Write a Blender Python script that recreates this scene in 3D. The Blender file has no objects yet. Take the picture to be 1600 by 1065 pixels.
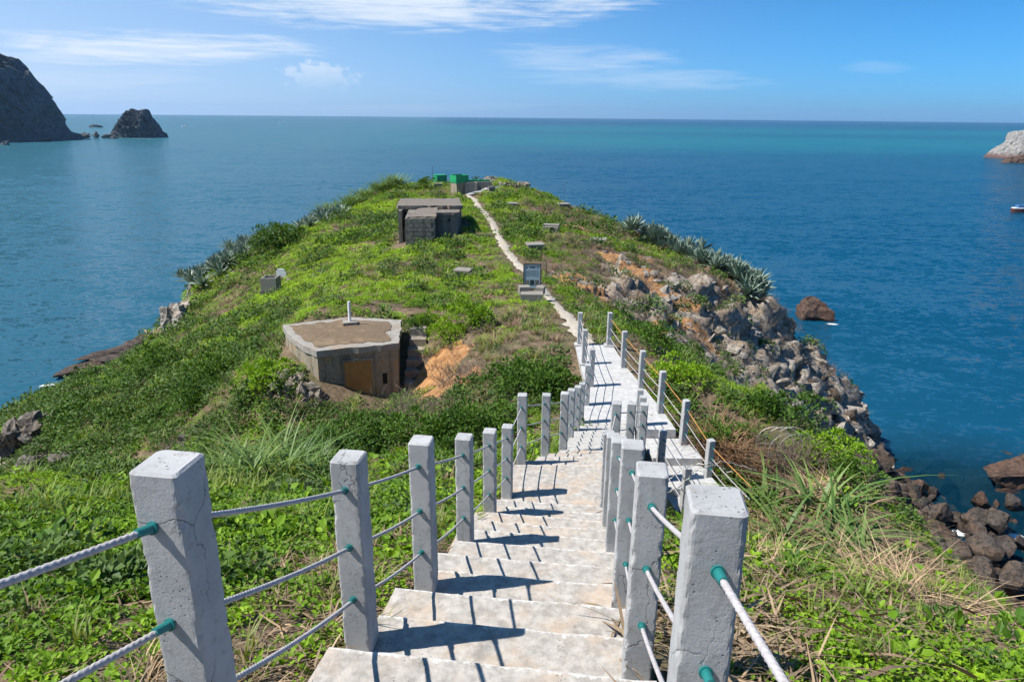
import bpy, bmesh, math, random
import numpy as np
from mathutils import Vector, Matrix

# ------------------------------------------------------------------ camera, sky, sun, exposure
scene = bpy.context.scene
EYE = np.array([0.0, 0.0, 32.0])                 # eye 32 m above the sea
PITCH, ROLL, FPX = math.radians(18.25), math.radians(0.52), 1067.0
c_, s_ = math.cos(PITCH), math.sin(PITCH)
FWD = np.array([0, c_, -s_]); UP0 = np.array([0, s_, c_]); RT0 = np.array([1.0, 0, 0])
RT = RT0*math.cos(ROLL)+UP0*math.sin(ROLL); UP = UP0*math.cos(ROLL)-RT0*math.sin(ROLL)
cam = bpy.data.cameras.new('camera'); cam_o = bpy.data.objects.new('camera', cam)
scene.collection.objects.link(cam_o); scene.camera = cam_o
cam.sensor_width = 36.0; cam.lens = FPX/1600*36; cam.clip_start = 0.05; cam.clip_end = 40000
cam_o.matrix_world = Matrix([[RT[0], UP[0], -FWD[0], EYE[0]], [RT[1], UP[1], -FWD[1], EYE[1]],
                             [RT[2], UP[2], -FWD[2], EYE[2]], [0, 0, 0, 1]])
SUN_DIR = np.array([-0.80, -0.15, 1.10]); SUN_DIR /= np.linalg.norm(SUN_DIR)
sun = bpy.data.lights.new('sun', 'SUN'); sun.energy = 4.6; sun.angle = math.radians(0.53); sun.color = (1.0, 0.95, 0.87)
sun_o = bpy.data.objects.new('sun', sun); scene.collection.objects.link(sun_o)
sun_o.rotation_euler = Vector(SUN_DIR).to_track_quat('Z', 'Y').to_euler(); sun_o.location = (-60, -10, 120)
scene.view_settings.view_transform = 'Standard'; scene.view_settings.look = 'None'
scene.view_settings.exposure = 0.8; scene.view_settings.gamma = 1.0
scene.render.engine = 'CYCLES'
scene.cycles.max_bounces = 4; scene.cycles.diffuse_bounces = 3; scene.cycles.glossy_bounces = 2; scene.cycles.volume_bounces = 0; scene.cycles.use_adaptive_sampling = True; scene.cycles.adaptive_threshold = 0.03; scene.cycles.transparent_max_bounces = 8
scene.cycles.use_denoising = True

def ray(px, py):
    return FWD+RT*((px-800)/FPX)+UP*((532.5-py)/FPX)
def atY(px, py, Y):
    d = ray(px, py); return EYE+d*(Y/d[1])
def atZ(px, py, z):
    d = ray(px, py); return EYE+d*((z-EYE[2])/d[2])
def azel(px, py):
    d = ray(px, py); d = d/np.linalg.norm(d)
    return math.atan2(d[0], d[1]), math.asin(d[2])

world = bpy.data.worlds.new('World'); scene.world = world; world.use_nodes = True
wn, wl = world.node_tree.nodes, world.node_tree.links
wn.clear()
class NT:
    """tiny helper for node graphs"""
    def __init__(s, tree): s.n, s.l = tree.nodes, tree.links
    def new(s, t, **kw):
        nd = s.n.new(t)
        for k, v in kw.items(): setattr(nd, k, v)
        return nd
    def put(s, sock, v):
        if isinstance(v, bpy.types.NodeSocket): s.l.new(v, sock)
        else: sock.default_value = v
    def m(s, op, a, b=0.0, c=0.0, clamp=False):
        nd = s.new('ShaderNodeMath', operation=op, use_clamp=clamp)
        s.put(nd.inputs[0], a); s.put(nd.inputs[1], b); s.put(nd.inputs[2], c)
        return nd.outputs[0]
    def ss(s, v, a, b, lo=0.0, hi=1.0):
        nd = s.new('ShaderNodeMapRange', interpolation_type='SMOOTHSTEP')
        s.put(nd.inputs[0], v); nd.inputs[1].default_value = a; nd.inputs[2].default_value = b
        nd.inputs[3].default_value = lo; nd.inputs[4].default_value = hi
        return nd.outputs[0]
    def mix(s, f, a, b, bt='MIX'):
        nd = s.new('ShaderNodeMix', data_type='RGBA', blend_type=bt)
        s.put(nd.inputs[0], f)
        for i, v in ((6, a), (7, b)):
            s.put(nd.inputs[i], v if isinstance(v, bpy.types.NodeSocket) else (*v[:3], 1.0))
        return nd.outputs[2]
    def noise(s, vec, scale, detail=3.0, rough=0.55, dist=0.0, out=0):
        nd = s.new('ShaderNodeTexNoise'); s.put(nd.inputs['Vector'], vec)
        nd.inputs['Scale'].default_value = scale; nd.inputs['Detail'].default_value = detail
        nd.inputs['Roughness'].default_value = rough; nd.inputs['Distortion'].default_value = dist
        return nd.outputs[out]
    def voro(s, vec, scale, feature='F1', out=0, rand=1.0):
        nd = s.new('ShaderNodeTexVoronoi', feature=feature); s.put(nd.inputs['Vector'], vec)
        nd.inputs['Scale'].default_value = scale; nd.inputs['Randomness'].default_value = rand
        return nd.outputs[out]
    def mapv(s, vec, scale=(1, 1, 1), loc=(0, 0, 0), rot=(0, 0, 0)):
        nd = s.new('ShaderNodeMapping'); s.put(nd.inputs[0], vec)
        nd.inputs[1].default_value = loc; nd.inputs[2].default_value = rot; nd.inputs[3].default_value = scale
        return nd.outputs[0]
    def comb(s, x, y, z=0.0):
        nd = s.new('ShaderNodeCombineXYZ')
        for i, v in enumerate((x, y, z)): s.put(nd.inputs[i], v)
        return nd.outputs[0]
    def sep(s, v):
        nd = s.new('ShaderNodeSeparateXYZ'); s.put(nd.inputs[0], v); return nd.outputs
    def attr(s, name, kind='GEOMETRY', out='Fac'):
        nd = s.new('ShaderNodeAttribute', attribute_name=name, attribute_type=kind); return nd.outputs[out]
    def pos(s): return s.new('ShaderNodeNewGeometry').outputs['Position']
    def island(s): return s.new('ShaderNodeNewGeometry').outputs['Random Per Island']
    def objc(s): return s.new('ShaderNodeTexCoord').outputs['Object']
    def orand(s): return s.new('ShaderNodeObjectInfo').outputs['Random']
    def bump(s, h, strength=0.5, dist=0.02, normal=None):
        nd = s.new('ShaderNodeBump'); s.put(nd.inputs['Height'], h)
        nd.inputs['Strength'].default_value = strength; nd.inputs['Distance'].default_value = dist
        if normal is not None: s.put(nd.inputs['Normal'], normal)
        return nd.outputs[0]

w = NT(world.node_tree)
sky = w.new('ShaderNodeTexSky', sky_type='NISHITA', sun_disc=False)
sky.sun_elevation = math.asin(SUN_DIR[2]); sky.sun_rotation = math.atan2(SUN_DIR[0], SUN_DIR[1]) % (2*math.pi)
sky.altitude = 0; sky.air_density = 1.0; sky.dust_density = 0.55; sky.ozone_density = 3.0
gdir = w.new('ShaderNodeTexCoord').outputs['Generated']
gx, gy, gz = w.sep(gdir)
AZ = w.m('ARCTAN2', gx, gy); EL = w.m('ARCSINE', gz)
cv = w.comb(w.m('MULTIPLY', AZ, 6.0), w.m('MULTIPLY', EL, 42.0))
wisp = w.noise(cv, 1.0, 8.0, 0.66, 0.9)
wisp2 = w.noise(w.comb(w.m('MULTIPLY', AZ, 14.0), w.m('MULTIPLY', EL, 190.0)), 1.0, 5.0, 0.6, 0.4)
wn_ = w.m('ADD', w.m('MULTIPLY', wisp, 0.6), w.m('MULTIPLY', wisp2, 0.4))
def cloud(p0, p1, thick, gain):
    """a streak of cirrus between two directions, thick in degrees"""
    a0, e0 = azel(*p0); a1, e1 = azel(*p1)
    am, em = (a0+a1)/2, (e0+e1)/2; wa = abs(a1-a0)/2; sl = (e1-e0)/(a1-a0)
    da = w.m('DIVIDE', w.m('SUBTRACT', AZ, am), wa)
    base = w.m('ADD', em, w.m('MULTIPLY', w.m('SUBTRACT', AZ, am), sl))
    de = w.m('DIVIDE', w.m('SUBTRACT', EL, base), math.radians(thick))
    r2 = w.m('ADD', w.m('MULTIPLY', da, da), w.m('MULTIPLY', de, de))
    k = w.m('SUBTRACT', 1.0, r2, clamp=True)
    v = w.m('SUBTRACT', w.m('ADD', w.m('MULTIPLY', k, 0.42), wn_), 0.68)
    return w.m('MULTIPLY', w.ss(w.m('MULTIPLY', v, w.ss(k, 0.0, 0.6)), -0.02, 0.34), gain)
tot = None
for a in (((60, -14), (1180, -6), 2.6, 0.85), ((330, 16), (1000, 20), 1.3, 0.5), ((-300, 66), (600, 74), 1.7, 0.85),
          ((700, 84), (1120, 100), 2.0, 0.36), ((720, 114), (1300, 130), 1.4, 0.30), ((1280, 104), (1460, 108), 0.6, 0.14),
          ((-500, 120), (430, 125), 2.2, 0.22), ((300, 172), (1000, 165), 0.5, 0.15)):
    k = cloud(*a); tot = k if tot is None else w.m('MAXIMUM', tot, k)
# one small cumulus head near the horizon
ca, ce = azel(497, 112)
puff = w.noise(w.comb(w.m('MULTIPLY', AZ, 60.0), w.m('MULTIPLY', EL, 85.0)), 1.0, 6.0, 0.62)
da = w.m('DIVIDE', w.m('SUBTRACT', AZ, ca), 0.075); de = w.m('DIVIDE', w.m('SUBTRACT', EL, ce-0.008), 0.032)
pk = w.m('SUBTRACT', 1.0, w.m('ADD', w.m('MULTIPLY', da, da), w.m('MULTIPLY', de, de)), clamp=True)
pv = w.ss(w.m('SUBTRACT', w.m('ADD', w.m('MULTIPLY', pk, 0.5), puff), 0.74), 0.0, 0.2)
pv = w.m('MULTIPLY', w.m('MULTIPLY', pv, w.ss(pk, 0.0, 0.2)), w.ss(EL, ce-0.03, ce+0.02, 0.05, 0.62))
tot = w.m('MAXIMUM', tot, pv)
# the high cirrus goes on overhead
hi = w.noise(w.mapv(gdir, (2.2, 5.0, 3.0), rot=(0, 0, 0.3)), 1.0, 6.0, 0.62, 0.5)
tot = w.m('MAXIMUM', tot, w.m('MULTIPLY', w.ss(hi, 0.55, 0.8), w.ss(EL, 0.16, 0.30, 0.0, 0.25)))
low = w.m('POWER', 2.718, w.m('MULTIPLY', w.m('MAXIMUM', EL, 0.0), -9.0))
skyc = w.mix(1.0, sky.outputs[0], w.mix(low, (0.080, 0.44, 0.69), (0.20, 0.545, 1.18)), 'MULTIPLY')
# humid veil towards the sun's side of the sky, thickest near the horizon
sunh = SUN_DIR[:2]/np.linalg.norm(SUN_DIR[:2])
side_ = w.ss(w.m('ADD', w.m('MULTIPLY', gx, float(sunh[0])), w.m('MULTIPLY', gy, float(sunh[1]))), -0.75, 0.75)
veil = w.m('MULTIPLY', w.m('ADD', 0.03, w.m('MULTIPLY', side_, 1.05)), w.m('POWER', 2.718, w.m('MULTIPLY', w.m('MAXIMUM', EL, 0.0), -3.6)), clamp=True)
skyc = w.mix(veil, skyc, (3.55, 4.55, 6.1))
cl = w.mix(tot, skyc, (5.3, 5.75, 6.3))
bg = w.new('ShaderNodeBackground'); w.put(bg.inputs[0], cl); bg.inputs[1].default_value = 0.095
w.l.new(bg.outputs[0], w.new('ShaderNodeOutputWorld').inputs[0])

# ------------------------------------------------------------------ helpers
COL = scene.collection
rng = np.random.default_rng(11); random.seed(11)
def tag(o, label=None, cat=None, group=None, kind=None):
    if label: o['label'] = label
    if cat: o['category'] = cat
    if group: o['group'] = group
    if kind: o['kind'] = kind
    return o
def mesh(name, V, Fc, mat=None, smooth=False):
    me = bpy.data.meshes.new(name); me.from_pydata([tuple(map(float, v)) for v in V], [], [tuple(map(int, f)) for f in Fc])
    if mat: me.materials.append(mat)
    if smooth: me.shade_smooth()
    me.update(); return me
def obj(name, me, parent=None, loc=None, rot=None, scale=None):
    o = bpy.data.objects.new(name, me); COL.objects.link(o)
    if parent: o.parent = parent
    if loc is not None: o.location = loc
    if rot is not None: o.rotation_euler = rot
    if scale is not None: o.scale = scale
    return o
def empty(name, loc=(0, 0, 0), rz=0.0):
    o = bpy.data.objects.new(name, None); COL.objects.link(o); o.location = loc; o.rotation_euler = (0, 0, rz)
    o.empty_display_size = 0.2; return o
class MB:
    """collects shapes for ONE mesh"""
    def __init__(s): s.v, s.f = [], []
    def add(s, V, Fc):
        k = len(s.v); s.v += [tuple(v) for v in V]; s.f += [tuple(i+k for i in f) for f in Fc]; return s
    def box(s, cx, cy, cz, sx, sy, sz, rz=0.0):
        cr, sr = math.cos(rz), math.sin(rz); V = []
        for dz in (-.5, .5):
            for dx, dy in ((-.5, -.5), (.5, -.5), (.5, .5), (-.5, .5)):
                x, y = dx*sx, dy*sy; V.append((cx+x*cr-y*sr, cy+x*sr+y*cr, cz+dz*sz))
        return s.add(V, [(3, 2, 1, 0), (4, 5, 6, 7), (0, 1, 5, 4), (1, 2, 6, 5), (2, 3, 7, 6), (3, 0, 4, 7)])
    def prism(s, poly, z0, z1):
        n = len(poly)
        zb = z0 if hasattr(z0, '__len__') else [z0]*n; zt = z1 if hasattr(z1, '__len__') else [z1]*n
        V = [(p[0], p[1], zb[i]) for i, p in enumerate(poly)]+[(p[0], p[1], zt[i]) for i, p in enumerate(poly)]
        return s.add(V, [tuple(range(n))[::-1], tuple(range(n, 2*n))]+[(i, (i+1) % n, n+(i+1) % n, n+i) for i in range(n)])
    def rough_prism(s, poly, z0, z1, seed, amp=0.05, step=0.35):
        r = np.random.default_rng(seed); q, za, zb = [], [], []; n = len(poly)
        zt = z1 if hasattr(z1, '__len__') else [z1]*n; zl = z0 if hasattr(z0, '__len__') else [z0]*n
        for i in range(n):
            a, b = np.array(poly[i]), np.array(poly[(i+1) % n]); m = max(1, int(np.linalg.norm(b-a)/step))
            for k in range(m):
                f = k/m; q.append(a*(1-f)+b*f+r.normal(0, amp, 2)); za.append(zl[i]*(1-f)+zl[(i+1) % n]*f); zb.append(zt[i]*(1-f)+zt[(i+1) % n]*f-abs(r.normal(0, amp*.6)))
        return s.prism(q, za, zb)
    def tube(s, pts, r, n=8, cap=True):
        pts = [np.asarray(p, float) for p in pts]; rr = r if hasattr(r, '__len__') else [r]*len(pts)
        k0 = len(s.v); V = []
        for i, p in enumerate(pts):
            t = pts[min(i+1, len(pts)-1)]-pts[max(i-1, 0)]; t /= np.linalg.norm(t)+1e-9
            a = np.cross(t, (0, 0, 1.0)); la = np.linalg.norm(a)
            a = a/la if la > 1e-3 else np.array([1.0, 0, 0]); b = np.cross(a, t)
            for j in range(n):
                an = 2*math.pi*j/n; V.append(p+(a*math.cos(an)+b*math.sin(an))*rr[i])
        Fc = [(i*n+j, i*n+(j+1) % n, (i+1)*n+(j+1) % n, (i+1)*n+j) for i in range(len(pts)-1) for j in range(n)]
        if cap: Fc += [tuple(range(n))[::-1], tuple(range((len(pts)-1)*n, len(pts)*n))]
        return s.add(V, Fc)
    def build(s, name, mat, parent=None, smooth=False, loc=None):
        return obj(name, mesh(name, s.v, s.f, mat, smooth), parent, loc)
def hash3(i, j, k, seed):
    n = (i*374761393+j*668265263+k*2147483647+seed*1274126177) & 0xFFFFFFFF
    n = ((n ^ (n >> 13))*1274126177) & 0xFFFFFFFF
    n = ((n ^ (n >> 16))*2246822519) & 0xFFFFFFFF
    return ((n ^ (n >> 15)) & 0xFFFFFF)/float(0xFFFFFF)
def vnoise(P, seed=0):
    P = np.asarray(P, float); I = np.floor(P).astype(np.int64); f = P-I; u = f*f*f*(f*(f*6-15)+10)
    out = 0
    for dx in (0, 1):
        for dy in (0, 1):
            for dz in (0, 1):
                wgt = (u[:, 0] if dx else 1-u[:, 0])*(u[:, 1] if dy else 1-u[:, 1])*(u[:, 2] if dz else 1-u[:, 2])
                out = out+wgt*hash3(I[:, 0]+dx, I[:, 1]+dy, I[:, 2]+dz, seed)
    return out*2-1
def fbm(P, octv=4, seed=0, gain=0.5):
    a, s, t = 1.0, 0, 0
    P = np.asarray(P, float)
    for o in range(octv):
        s = s+a*vnoise(P*(2.03**o)+o*17.3, seed+o); t += a; a *= gain
    return s/t
def n2(x, y, sc, seed=0, octv=3):
    x, y = np.broadcast_arrays(np.asarray(x, float), np.asarray(y, float))
    return fbm(np.stack([x.ravel()/sc, y.ravel()/sc, np.zeros(x.size)+seed*7.7], 1), octv, seed).reshape(x.shape)
def sstep(v, a, b):
    t = np.clip((v-a)/(b-a), 0, 1); return t*t*(3-2*t)

# ------------------------------------------------------------------ materials
def mat(name):
    m = bpy.data.materials.new(name); m.use_nodes = True; m.node_tree.nodes.clear(); t = NT(m.node_tree)
    return m, t
def finish(t, base, rough=0.8, normal=None, spec=0.3, **kw):
    b = t.new('ShaderNodeBsdfPrincipled')
    t.put(b.inputs['Base Color'], base if isinstance(base, bpy.types.NodeSocket) else (*base[:3], 1))
    t.put(b.inputs['Roughness'], rough); b.inputs['Specular IOR Level'].default_value = spec
    if normal is not None: t.put(b.inputs['Normal'], normal)
    for k, v in kw.items(): t.put(b.inputs[k], v)
    t.l.new(b.outputs[0], t.new('ShaderNodeOutputMaterial').inputs[0]); return b
def simple(name, c, rough=0.7, var=0.15, sc=6.0, bump=0.2, spec=0.3, metal=0.0):
    m, t = mat(name); o = t.objc(); n = t.noise(o, sc, 5)
    col = t.mix(t.ss(n, 0.3, 0.7), [v*(1-var) for v in c], [min(1, v*(1+var)) for v in c])
    finish(t, col, rough, t.bump(t.noise(o, sc*4, 4), bump, 0.01), spec, Metallic=metal); return m
def concrete(name, c, stain=(0.10, 0.095, 0.085), warm=(0.42, 0.33, 0.24), sc=1.0, pits=0.5, stains=0.5, warmth=0.3, rel=0.35, streak=0.0):
    m, t = mat(name); o = t.pos()
    n1 = t.noise(o, 2.2*sc, 6, 0.62); n2_ = t.noise(o, 9*sc, 5, 0.6); n3 = t.noise(o, 60*sc, 3)
    col = t.mix(t.ss(n2_, 0.25, 0.75), [v*0.80 for v in c], [min(1, v*1.14) for v in c])
    col = t.mix(t.m('MULTIPLY', t.ss(n1, 0.48, 0.72), warmth), col, warm)
    st = t.ss(t.noise(t.mapv(o, (1, 1, 0.6), (5, 3, 1)), 5*sc, 6, 0.7), 0.56, 0.74)
    col = t.mix(t.m('MULTIPLY', st, stains), col, stain)
    if streak:
        sk = t.ss(t.noise(t.mapv(o, (2.6, 2.6, 0.22), (3, 1, 0)), 1.0, 6, 0.65), 0.46, 0.62)
        col = t.mix(t.m('MULTIPLY', sk, streak), col, stain)
    v = t.voro(o, 38*sc); pit = t.m('MULTIPLY', t.ss(v, 0.16, 0.26, 1.0, 0.0), t.ss(t.noise(o, 11*sc, 2), 0.52, 0.60))
    col = t.mix(t.m('MULTIPLY', pit, pits), col, [x*0.35 for x in stain])
    h = t.m('SUBTRACT', t.m('ADD', t.m('MULTIPLY', n3, 0.4), t.m('MULTIPLY', n2_, 0.6)), t.m('MULTIPLY', pit, pits))
    finish(t, col, 0.88, t.bump(h, rel, 0.012/sc), 0.25); return m
def post_concrete():
    m, t = mat('post_concrete'); o = t.pos(); r = t.orand()
    n1 = t.noise(o, 3.5, 5, 0.6); n2_ = t.noise(o, 22, 5, 0.6); n3 = t.noise(o, 140, 3)
    c = t.mix(t.ss(n1, 0.3, 0.7), (0.30, 0.305, 0.312), (0.41, 0.413, 0.418))
    c = t.mix(t.m('MULTIPLY', t.ss(n2_, 0.52, 0.74), 0.5), c, (0.19, 0.185, 0.175))
    rs_ = t.m('MULTIPLY', t.ss(t.noise(t.mapv(o, (1, 1, 0.5), (7, 2, 4)), 9, 5, 0.7), 0.66, 0.76), 0.75)
    c = t.mix(rs_, c, (0.20, 0.11, 0.05))
    str_ = t.ss(t.noise(t.mapv(o, (14, 14, 0.9)), 1.0, 4, 0.6), 0.58, 0.74)
    c = t.mix(t.m('MULTIPLY', str_, 0.5), c, (0.20, 0.185, 0.15))
    v = t.voro(o, 55); mask = t.ss(t.noise(o, 6, 2), 0.52, 0.62)
    pit = t.m('MULTIPLY', t.ss(v, 0.13, 0.24, 1.0, 0.0), mask)
    c = t.mix(t.m('MULTIPLY', pit, 0.75), c, (0.07, 0.07, 0.07))
    wv = t.new('ShaderNodeVectorMath', operation='ADD'); t.l.new(o, wv.inputs[0])
    nz = t.new('ShaderNodeTexNoise'); t.l.new(o, nz.inputs[0]); nz.inputs['Scale'].default_value = 9; nz.inputs['Detail'].default_value = 5
    sc_ = t.new('ShaderNodeVectorMath', operation='SCALE'); t.l.new(nz.outputs['Color'], sc_.inputs[0]); sc_.inputs['Scale'].default_value = 0.12
    t.l.new(sc_.outputs[0], wv.inputs[1])
    ed = t.voro(t.mapv(wv.outputs[0], (1, 1, 0.45)), 3.6, 'DISTANCE_TO_EDGE')
    crack = t.m('MULTIPLY', t.ss(ed, 0.002, 0.009, 1.0, 0.0), t.ss(t.noise(o, 1.7, 2), 0.52, 0.58))
    c = t.mix(t.m('MULTIPLY', crack, 0.6), c, (0.06, 0.055, 0.05))
    big = t.noise(o, 55, 5, 0.72)
    h = t.m('SUBTRACT', t.m('ADD', t.m('MULTIPLY', n3, 0.25), t.m('MULTIPLY', big, 0.8)), t.m('ADD', pit, crack))
    finish(t, c, 0.85, t.bump(h, 0.45, 0.005), 0.3); return m
def stair_concrete(name, a, b, warm, warmth):
    m, t = mat(name); o = t.pos(); e = t.attr('edge')
    n1 = t.noise(o, 2.6, 6, 0.65); n2_ = t.noise(o, 14, 5, 0.65); n3 = t.noise(o, 90, 3, 0.6)
    c = t.mix(t.ss(n2_, 0.28, 0.72), a, b)
    c = t.mix(t.m('MULTIPLY', t.ss(n1, 0.46, 0.68), warmth), c, warm)
    dk = t.ss(t.noise(t.mapv(o, (1, 1, 1), (4, 9, 2)), 4.5, 7, 0.72), 0.54, 0.70)
    c = t.mix(t.m('MULTIPLY', dk, 0.62), c, (0.17, 0.16, 0.145))
    sp = t.m('MULTIPLY', t.ss(t.voro(o, 42), 0.12, 0.24, 1.0, 0.0), t.ss(t.noise(o, 5, 3), 0.54, 0.62))
    c = t.mix(t.m('MULTIPLY', sp, 0.7), c, (0.12, 0.115, 0.10))
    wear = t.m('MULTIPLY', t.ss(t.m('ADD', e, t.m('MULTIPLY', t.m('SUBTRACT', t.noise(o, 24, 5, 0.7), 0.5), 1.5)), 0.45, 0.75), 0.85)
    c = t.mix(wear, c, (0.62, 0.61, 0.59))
    h = t.m('SUBTRACT', t.m('ADD', t.m('MULTIPLY', n3, 0.3), n2_), t.m('MULTIPLY', sp, 0.6))
    finish(t, c, 0.9, t.bump(h, 0.45, 0.012), 0.2); return m
def leaf_mat(name, c0, c1, c2, transl=0.35, rough=0.5, spec=0.35):
    """c0..c1 by leaf, towards c2 by the plant's own tint"""
    m, t = mat(name); isl = t.island(); r = t.orand(); ti = t.attr('tint', 'INSTANCER')
    c = t.mix(isl, c0, c1)
    c = t.mix(t.m('MULTIPLY', ti, t.m('ADD', 0.55, t.m('MULTIPLY', isl, 0.45))), c, c2)
    c = t.mix(1.0, c, t.mix(r, (0.72, 0.76, 0.74), (1.22, 1.16, 1.1)), 'MULTIPLY')
    b = t.new('ShaderNodeBsdfPrincipled'); t.put(b.inputs['Base Color'], c); b.inputs['Roughness'].default_value = rough
    b.inputs['Specular IOR Level'].default_value = spec
    tr = t.new('ShaderNodeBsdfTranslucent'); t.put(tr.inputs[0], t.mix(1.0, c, (1.25, 1.15, 0.45), 'MULTIPLY'))
    mx = t.new('ShaderNodeMixShader'); mx.inputs[0].default_value = transl
    t.l.new(b.outputs[0], mx.inputs[1]); t.l.new(tr.outputs[0], mx.inputs[2])
    t.l.new(mx.outputs[0], t.new('ShaderNodeOutputMaterial').inputs[0]); return m
def rock_mat(name, light, dark, warm, warmth=0.4, sc=1.0, wet=None, top=None):
    m, t = mat(name); o = t.pos(); 
    n1 = t.noise(o, 0.7*sc, 6, 0.65); n2_ = t.noise(o, 4*sc, 6, 0.68); n3 = t.noise(o, 22*sc, 4, 0.6)
    c = t.mix(t.ss(n2_, 0.3, 0.7), dark, light)
    c = t.mix(t.m('MULTIPLY', t.ss(n1, 0.45, 0.65), warmth), c, warm)
    wv = t.mapv(o, (1, 1, 1.9), rot=(0.5, 0.6, 0.2))
    cr = t.m('ABSOLUTE', t.m('SUBTRACT', t.noise(wv, 1.1*sc, 5, 0.6, 0.8), 0.5)); ck = t.ss(cr, 0.0, 0.022, 1.0, 0.0)
    c = t.mix(t.m('MULTIPLY', ck, 0.6), c, [v*0.35 for v in dark])
    rough = 0.85
    if wet:
        z = t.sep(o)[2]; k = t.ss(t.m('ADD', z, t.m('MULTIPLY', n2_, 1.2)), wet[0], wet[1], 1.0, 0.0)
        c = t.mix(k, c, wet[2]); rough = t.m('SUBTRACT', 0.85, t.m('MULTIPLY', k, 0.3))
    h = t.m('SUBTRACT', t.m('ADD', t.m('MULTIPLY', n2_, 1.0), t.m('MULTIPLY', n3, 0.35)), t.m('MULTIPLY', ck, 0.4))
    finish(t, c, rough, t.bump(h, 0.7, 0.12/sc), 0.3); return m

M = {}
M['post'] = post_concrete()
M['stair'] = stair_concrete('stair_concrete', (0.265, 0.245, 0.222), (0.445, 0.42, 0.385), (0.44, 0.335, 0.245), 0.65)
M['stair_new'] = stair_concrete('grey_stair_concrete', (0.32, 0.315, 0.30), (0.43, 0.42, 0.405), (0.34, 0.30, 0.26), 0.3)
M['walk'] = concrete('walkway_concrete', (0.43, 0.428, 0.425), (0.26, 0.255, 0.245), (0.35, 0.33, 0.30), 1.0, 0.2, 0.5, 0.4)
M['old'] = concrete('old_concrete', (0.285, 0.265, 0.235), (0.10, 0.09, 0.08), (0.27, 0.195, 0.13), 0.5, 0.3, 0.8, 0.6)
M['oldwall'] = concrete('bunker_wall_concrete', (0.27, 0.235, 0.18), (0.045, 0.04, 0.034), (0.36, 0.225, 0.10), 0.9, 0.5, 0.9, 0.9, 0.6, 0.5)
M['block'] = concrete('dark_block_concrete', (0.19, 0.175, 0.155), (0.035, 0.033, 0.03), (0.17, 0.12, 0.08), 0.7, 0.4, 0.9, 0.4, 0.4, 0.6)
M['oldroof'] = concrete('blockhouse_roof', (0.17, 0.15, 0.128), (0.045, 0.04, 0.035), (0.19, 0.13, 0.085), 0.35, 0.3, 0.9, 0.6, 0.6)
M['tomb'] = concrete('grave_concrete', (0.235, 0.22, 0.195), (0.07, 0.066, 0.06), (0.23, 0.18, 0.12), 1.2, 0.4, 0.7, 0.4)
M['path'] = concrete('path_concrete', (0.38, 0.34, 0.285), (0.17, 0.145, 0.115), (0.36, 0.28, 0.19), 0.8, 0.2, 0.6, 0.5)
M['teal'] = simple('teal_plastic', (0.012, 0.16, 0.155), 0.4, 0.2, 20, 0.05, 0.5)
M['rope'] = simple('white_rope', (0.40, 0.38, 0.385), 0.8, 0.14, 60, 0.3)
M['rope_orange'] = simple('orange_rope', (0.46, 0.22, 0.07), 0.8, 0.2, 40, 0.3)
M['ply'] = simple('plywood', (0.33, 0.17, 0.055), 0.6, 0.12, 3, 0.1)
M['green'] = simple('green_tin', (0.012, 0.26, 0.10), 0.45, 0.2, 1.5, 0.1, 0.4)
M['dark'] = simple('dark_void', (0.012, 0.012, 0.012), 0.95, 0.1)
M['white'] = simple('white_paint', (0.72, 0.73, 0.74), 0.5, 0.06, 4, 0.05)
M['iron'] = simple('rusty_iron', (0.09, 0.06, 0.045), 0.7, 0.3, 15, 0.2)
M['wire'] = simple('barbed_wire', (0.34, 0.33, 0.31), 0.5, 0.2, 40, 0.1, 0.5, 0.4)
M['slate'] = simple('grey_sign_face', (0.36, 0.44, 0.49), 0.35, 0.05, 5, 0.0)
M['ink'] = simple('sign_ink', (0.03, 0.04, 0.05), 0.5, 0.1)
M['bluetar'] = simple('blue_tarpaulin', (0.05, 0.14, 0.30), 0.5, 0.1)
M['redhull'] = simple('red_hull', (0.12, 0.045, 0.035), 0.5, 0.15)
M['creeper'] = leaf_mat('creeper_leaf', (0.115, 0.235, 0.012), (0.265, 0.43, 0.024), (0.055, 0.14, 0.020), 0.33, 0.55, 0.2)
M['cover'] = leaf_mat('ground_cover_leaf', (0.15, 0.28, 0.012), (0.31, 0.47, 0.024), (0.085, 0.18, 0.02), 0.33, 0.55, 0.2)
M['shrub'] = leaf_mat('shrub_leaf', (0.040, 0.095, 0.014), (0.105, 0.20, 0.026), (0.105, 0.145, 0.065), 0.25, 0.55, 0.2)
M['grassb'] = leaf_mat('grass_blade', (0.12, 0.22, 0.025), (0.22, 0.33, 0.055), (0.30, 0.25, 0.12), 0.3, 0.5, 0.25)
M['reed'] = leaf_mat('reed_blade', (0.075, 0.15, 0.035), (0.19, 0.28, 0.085), (0.30, 0.25, 0.13), 0.3)
M['dry'] = leaf_mat('dry_straw', (0.20, 0.14, 0.088), (0.47, 0.36, 0.24), (0.15, 0.105, 0.08), 0.12, 0.7, 0.2)
M['rust'] = leaf_mat('rust_dead_grass', (0.13, 0.075, 0.042), (0.32, 0.20, 0.12), (0.10, 0.06, 0.04), 0.12, 0.7, 0.2)
M['twig'] = leaf_mat('dry_twig', (0.10, 0.078, 0.062), (0.22, 0.18, 0.15), (0.17, 0.135, 0.125), 0.0, 0.8, 0.2)
M['agave'] = leaf_mat('agave_leaf', (0.11, 0.165, 0.125), (0.23, 0.30, 0.245), (0.2, 0.2, 0.12), 0.05, 0.45, 0.4)
M['rock'] = rock_mat('grey_cliff_rock', (0.42, 0.385, 0.34), (0.15, 0.135, 0.118), (0.33, 0.24, 0.155), 0.45, 0.7)
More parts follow.
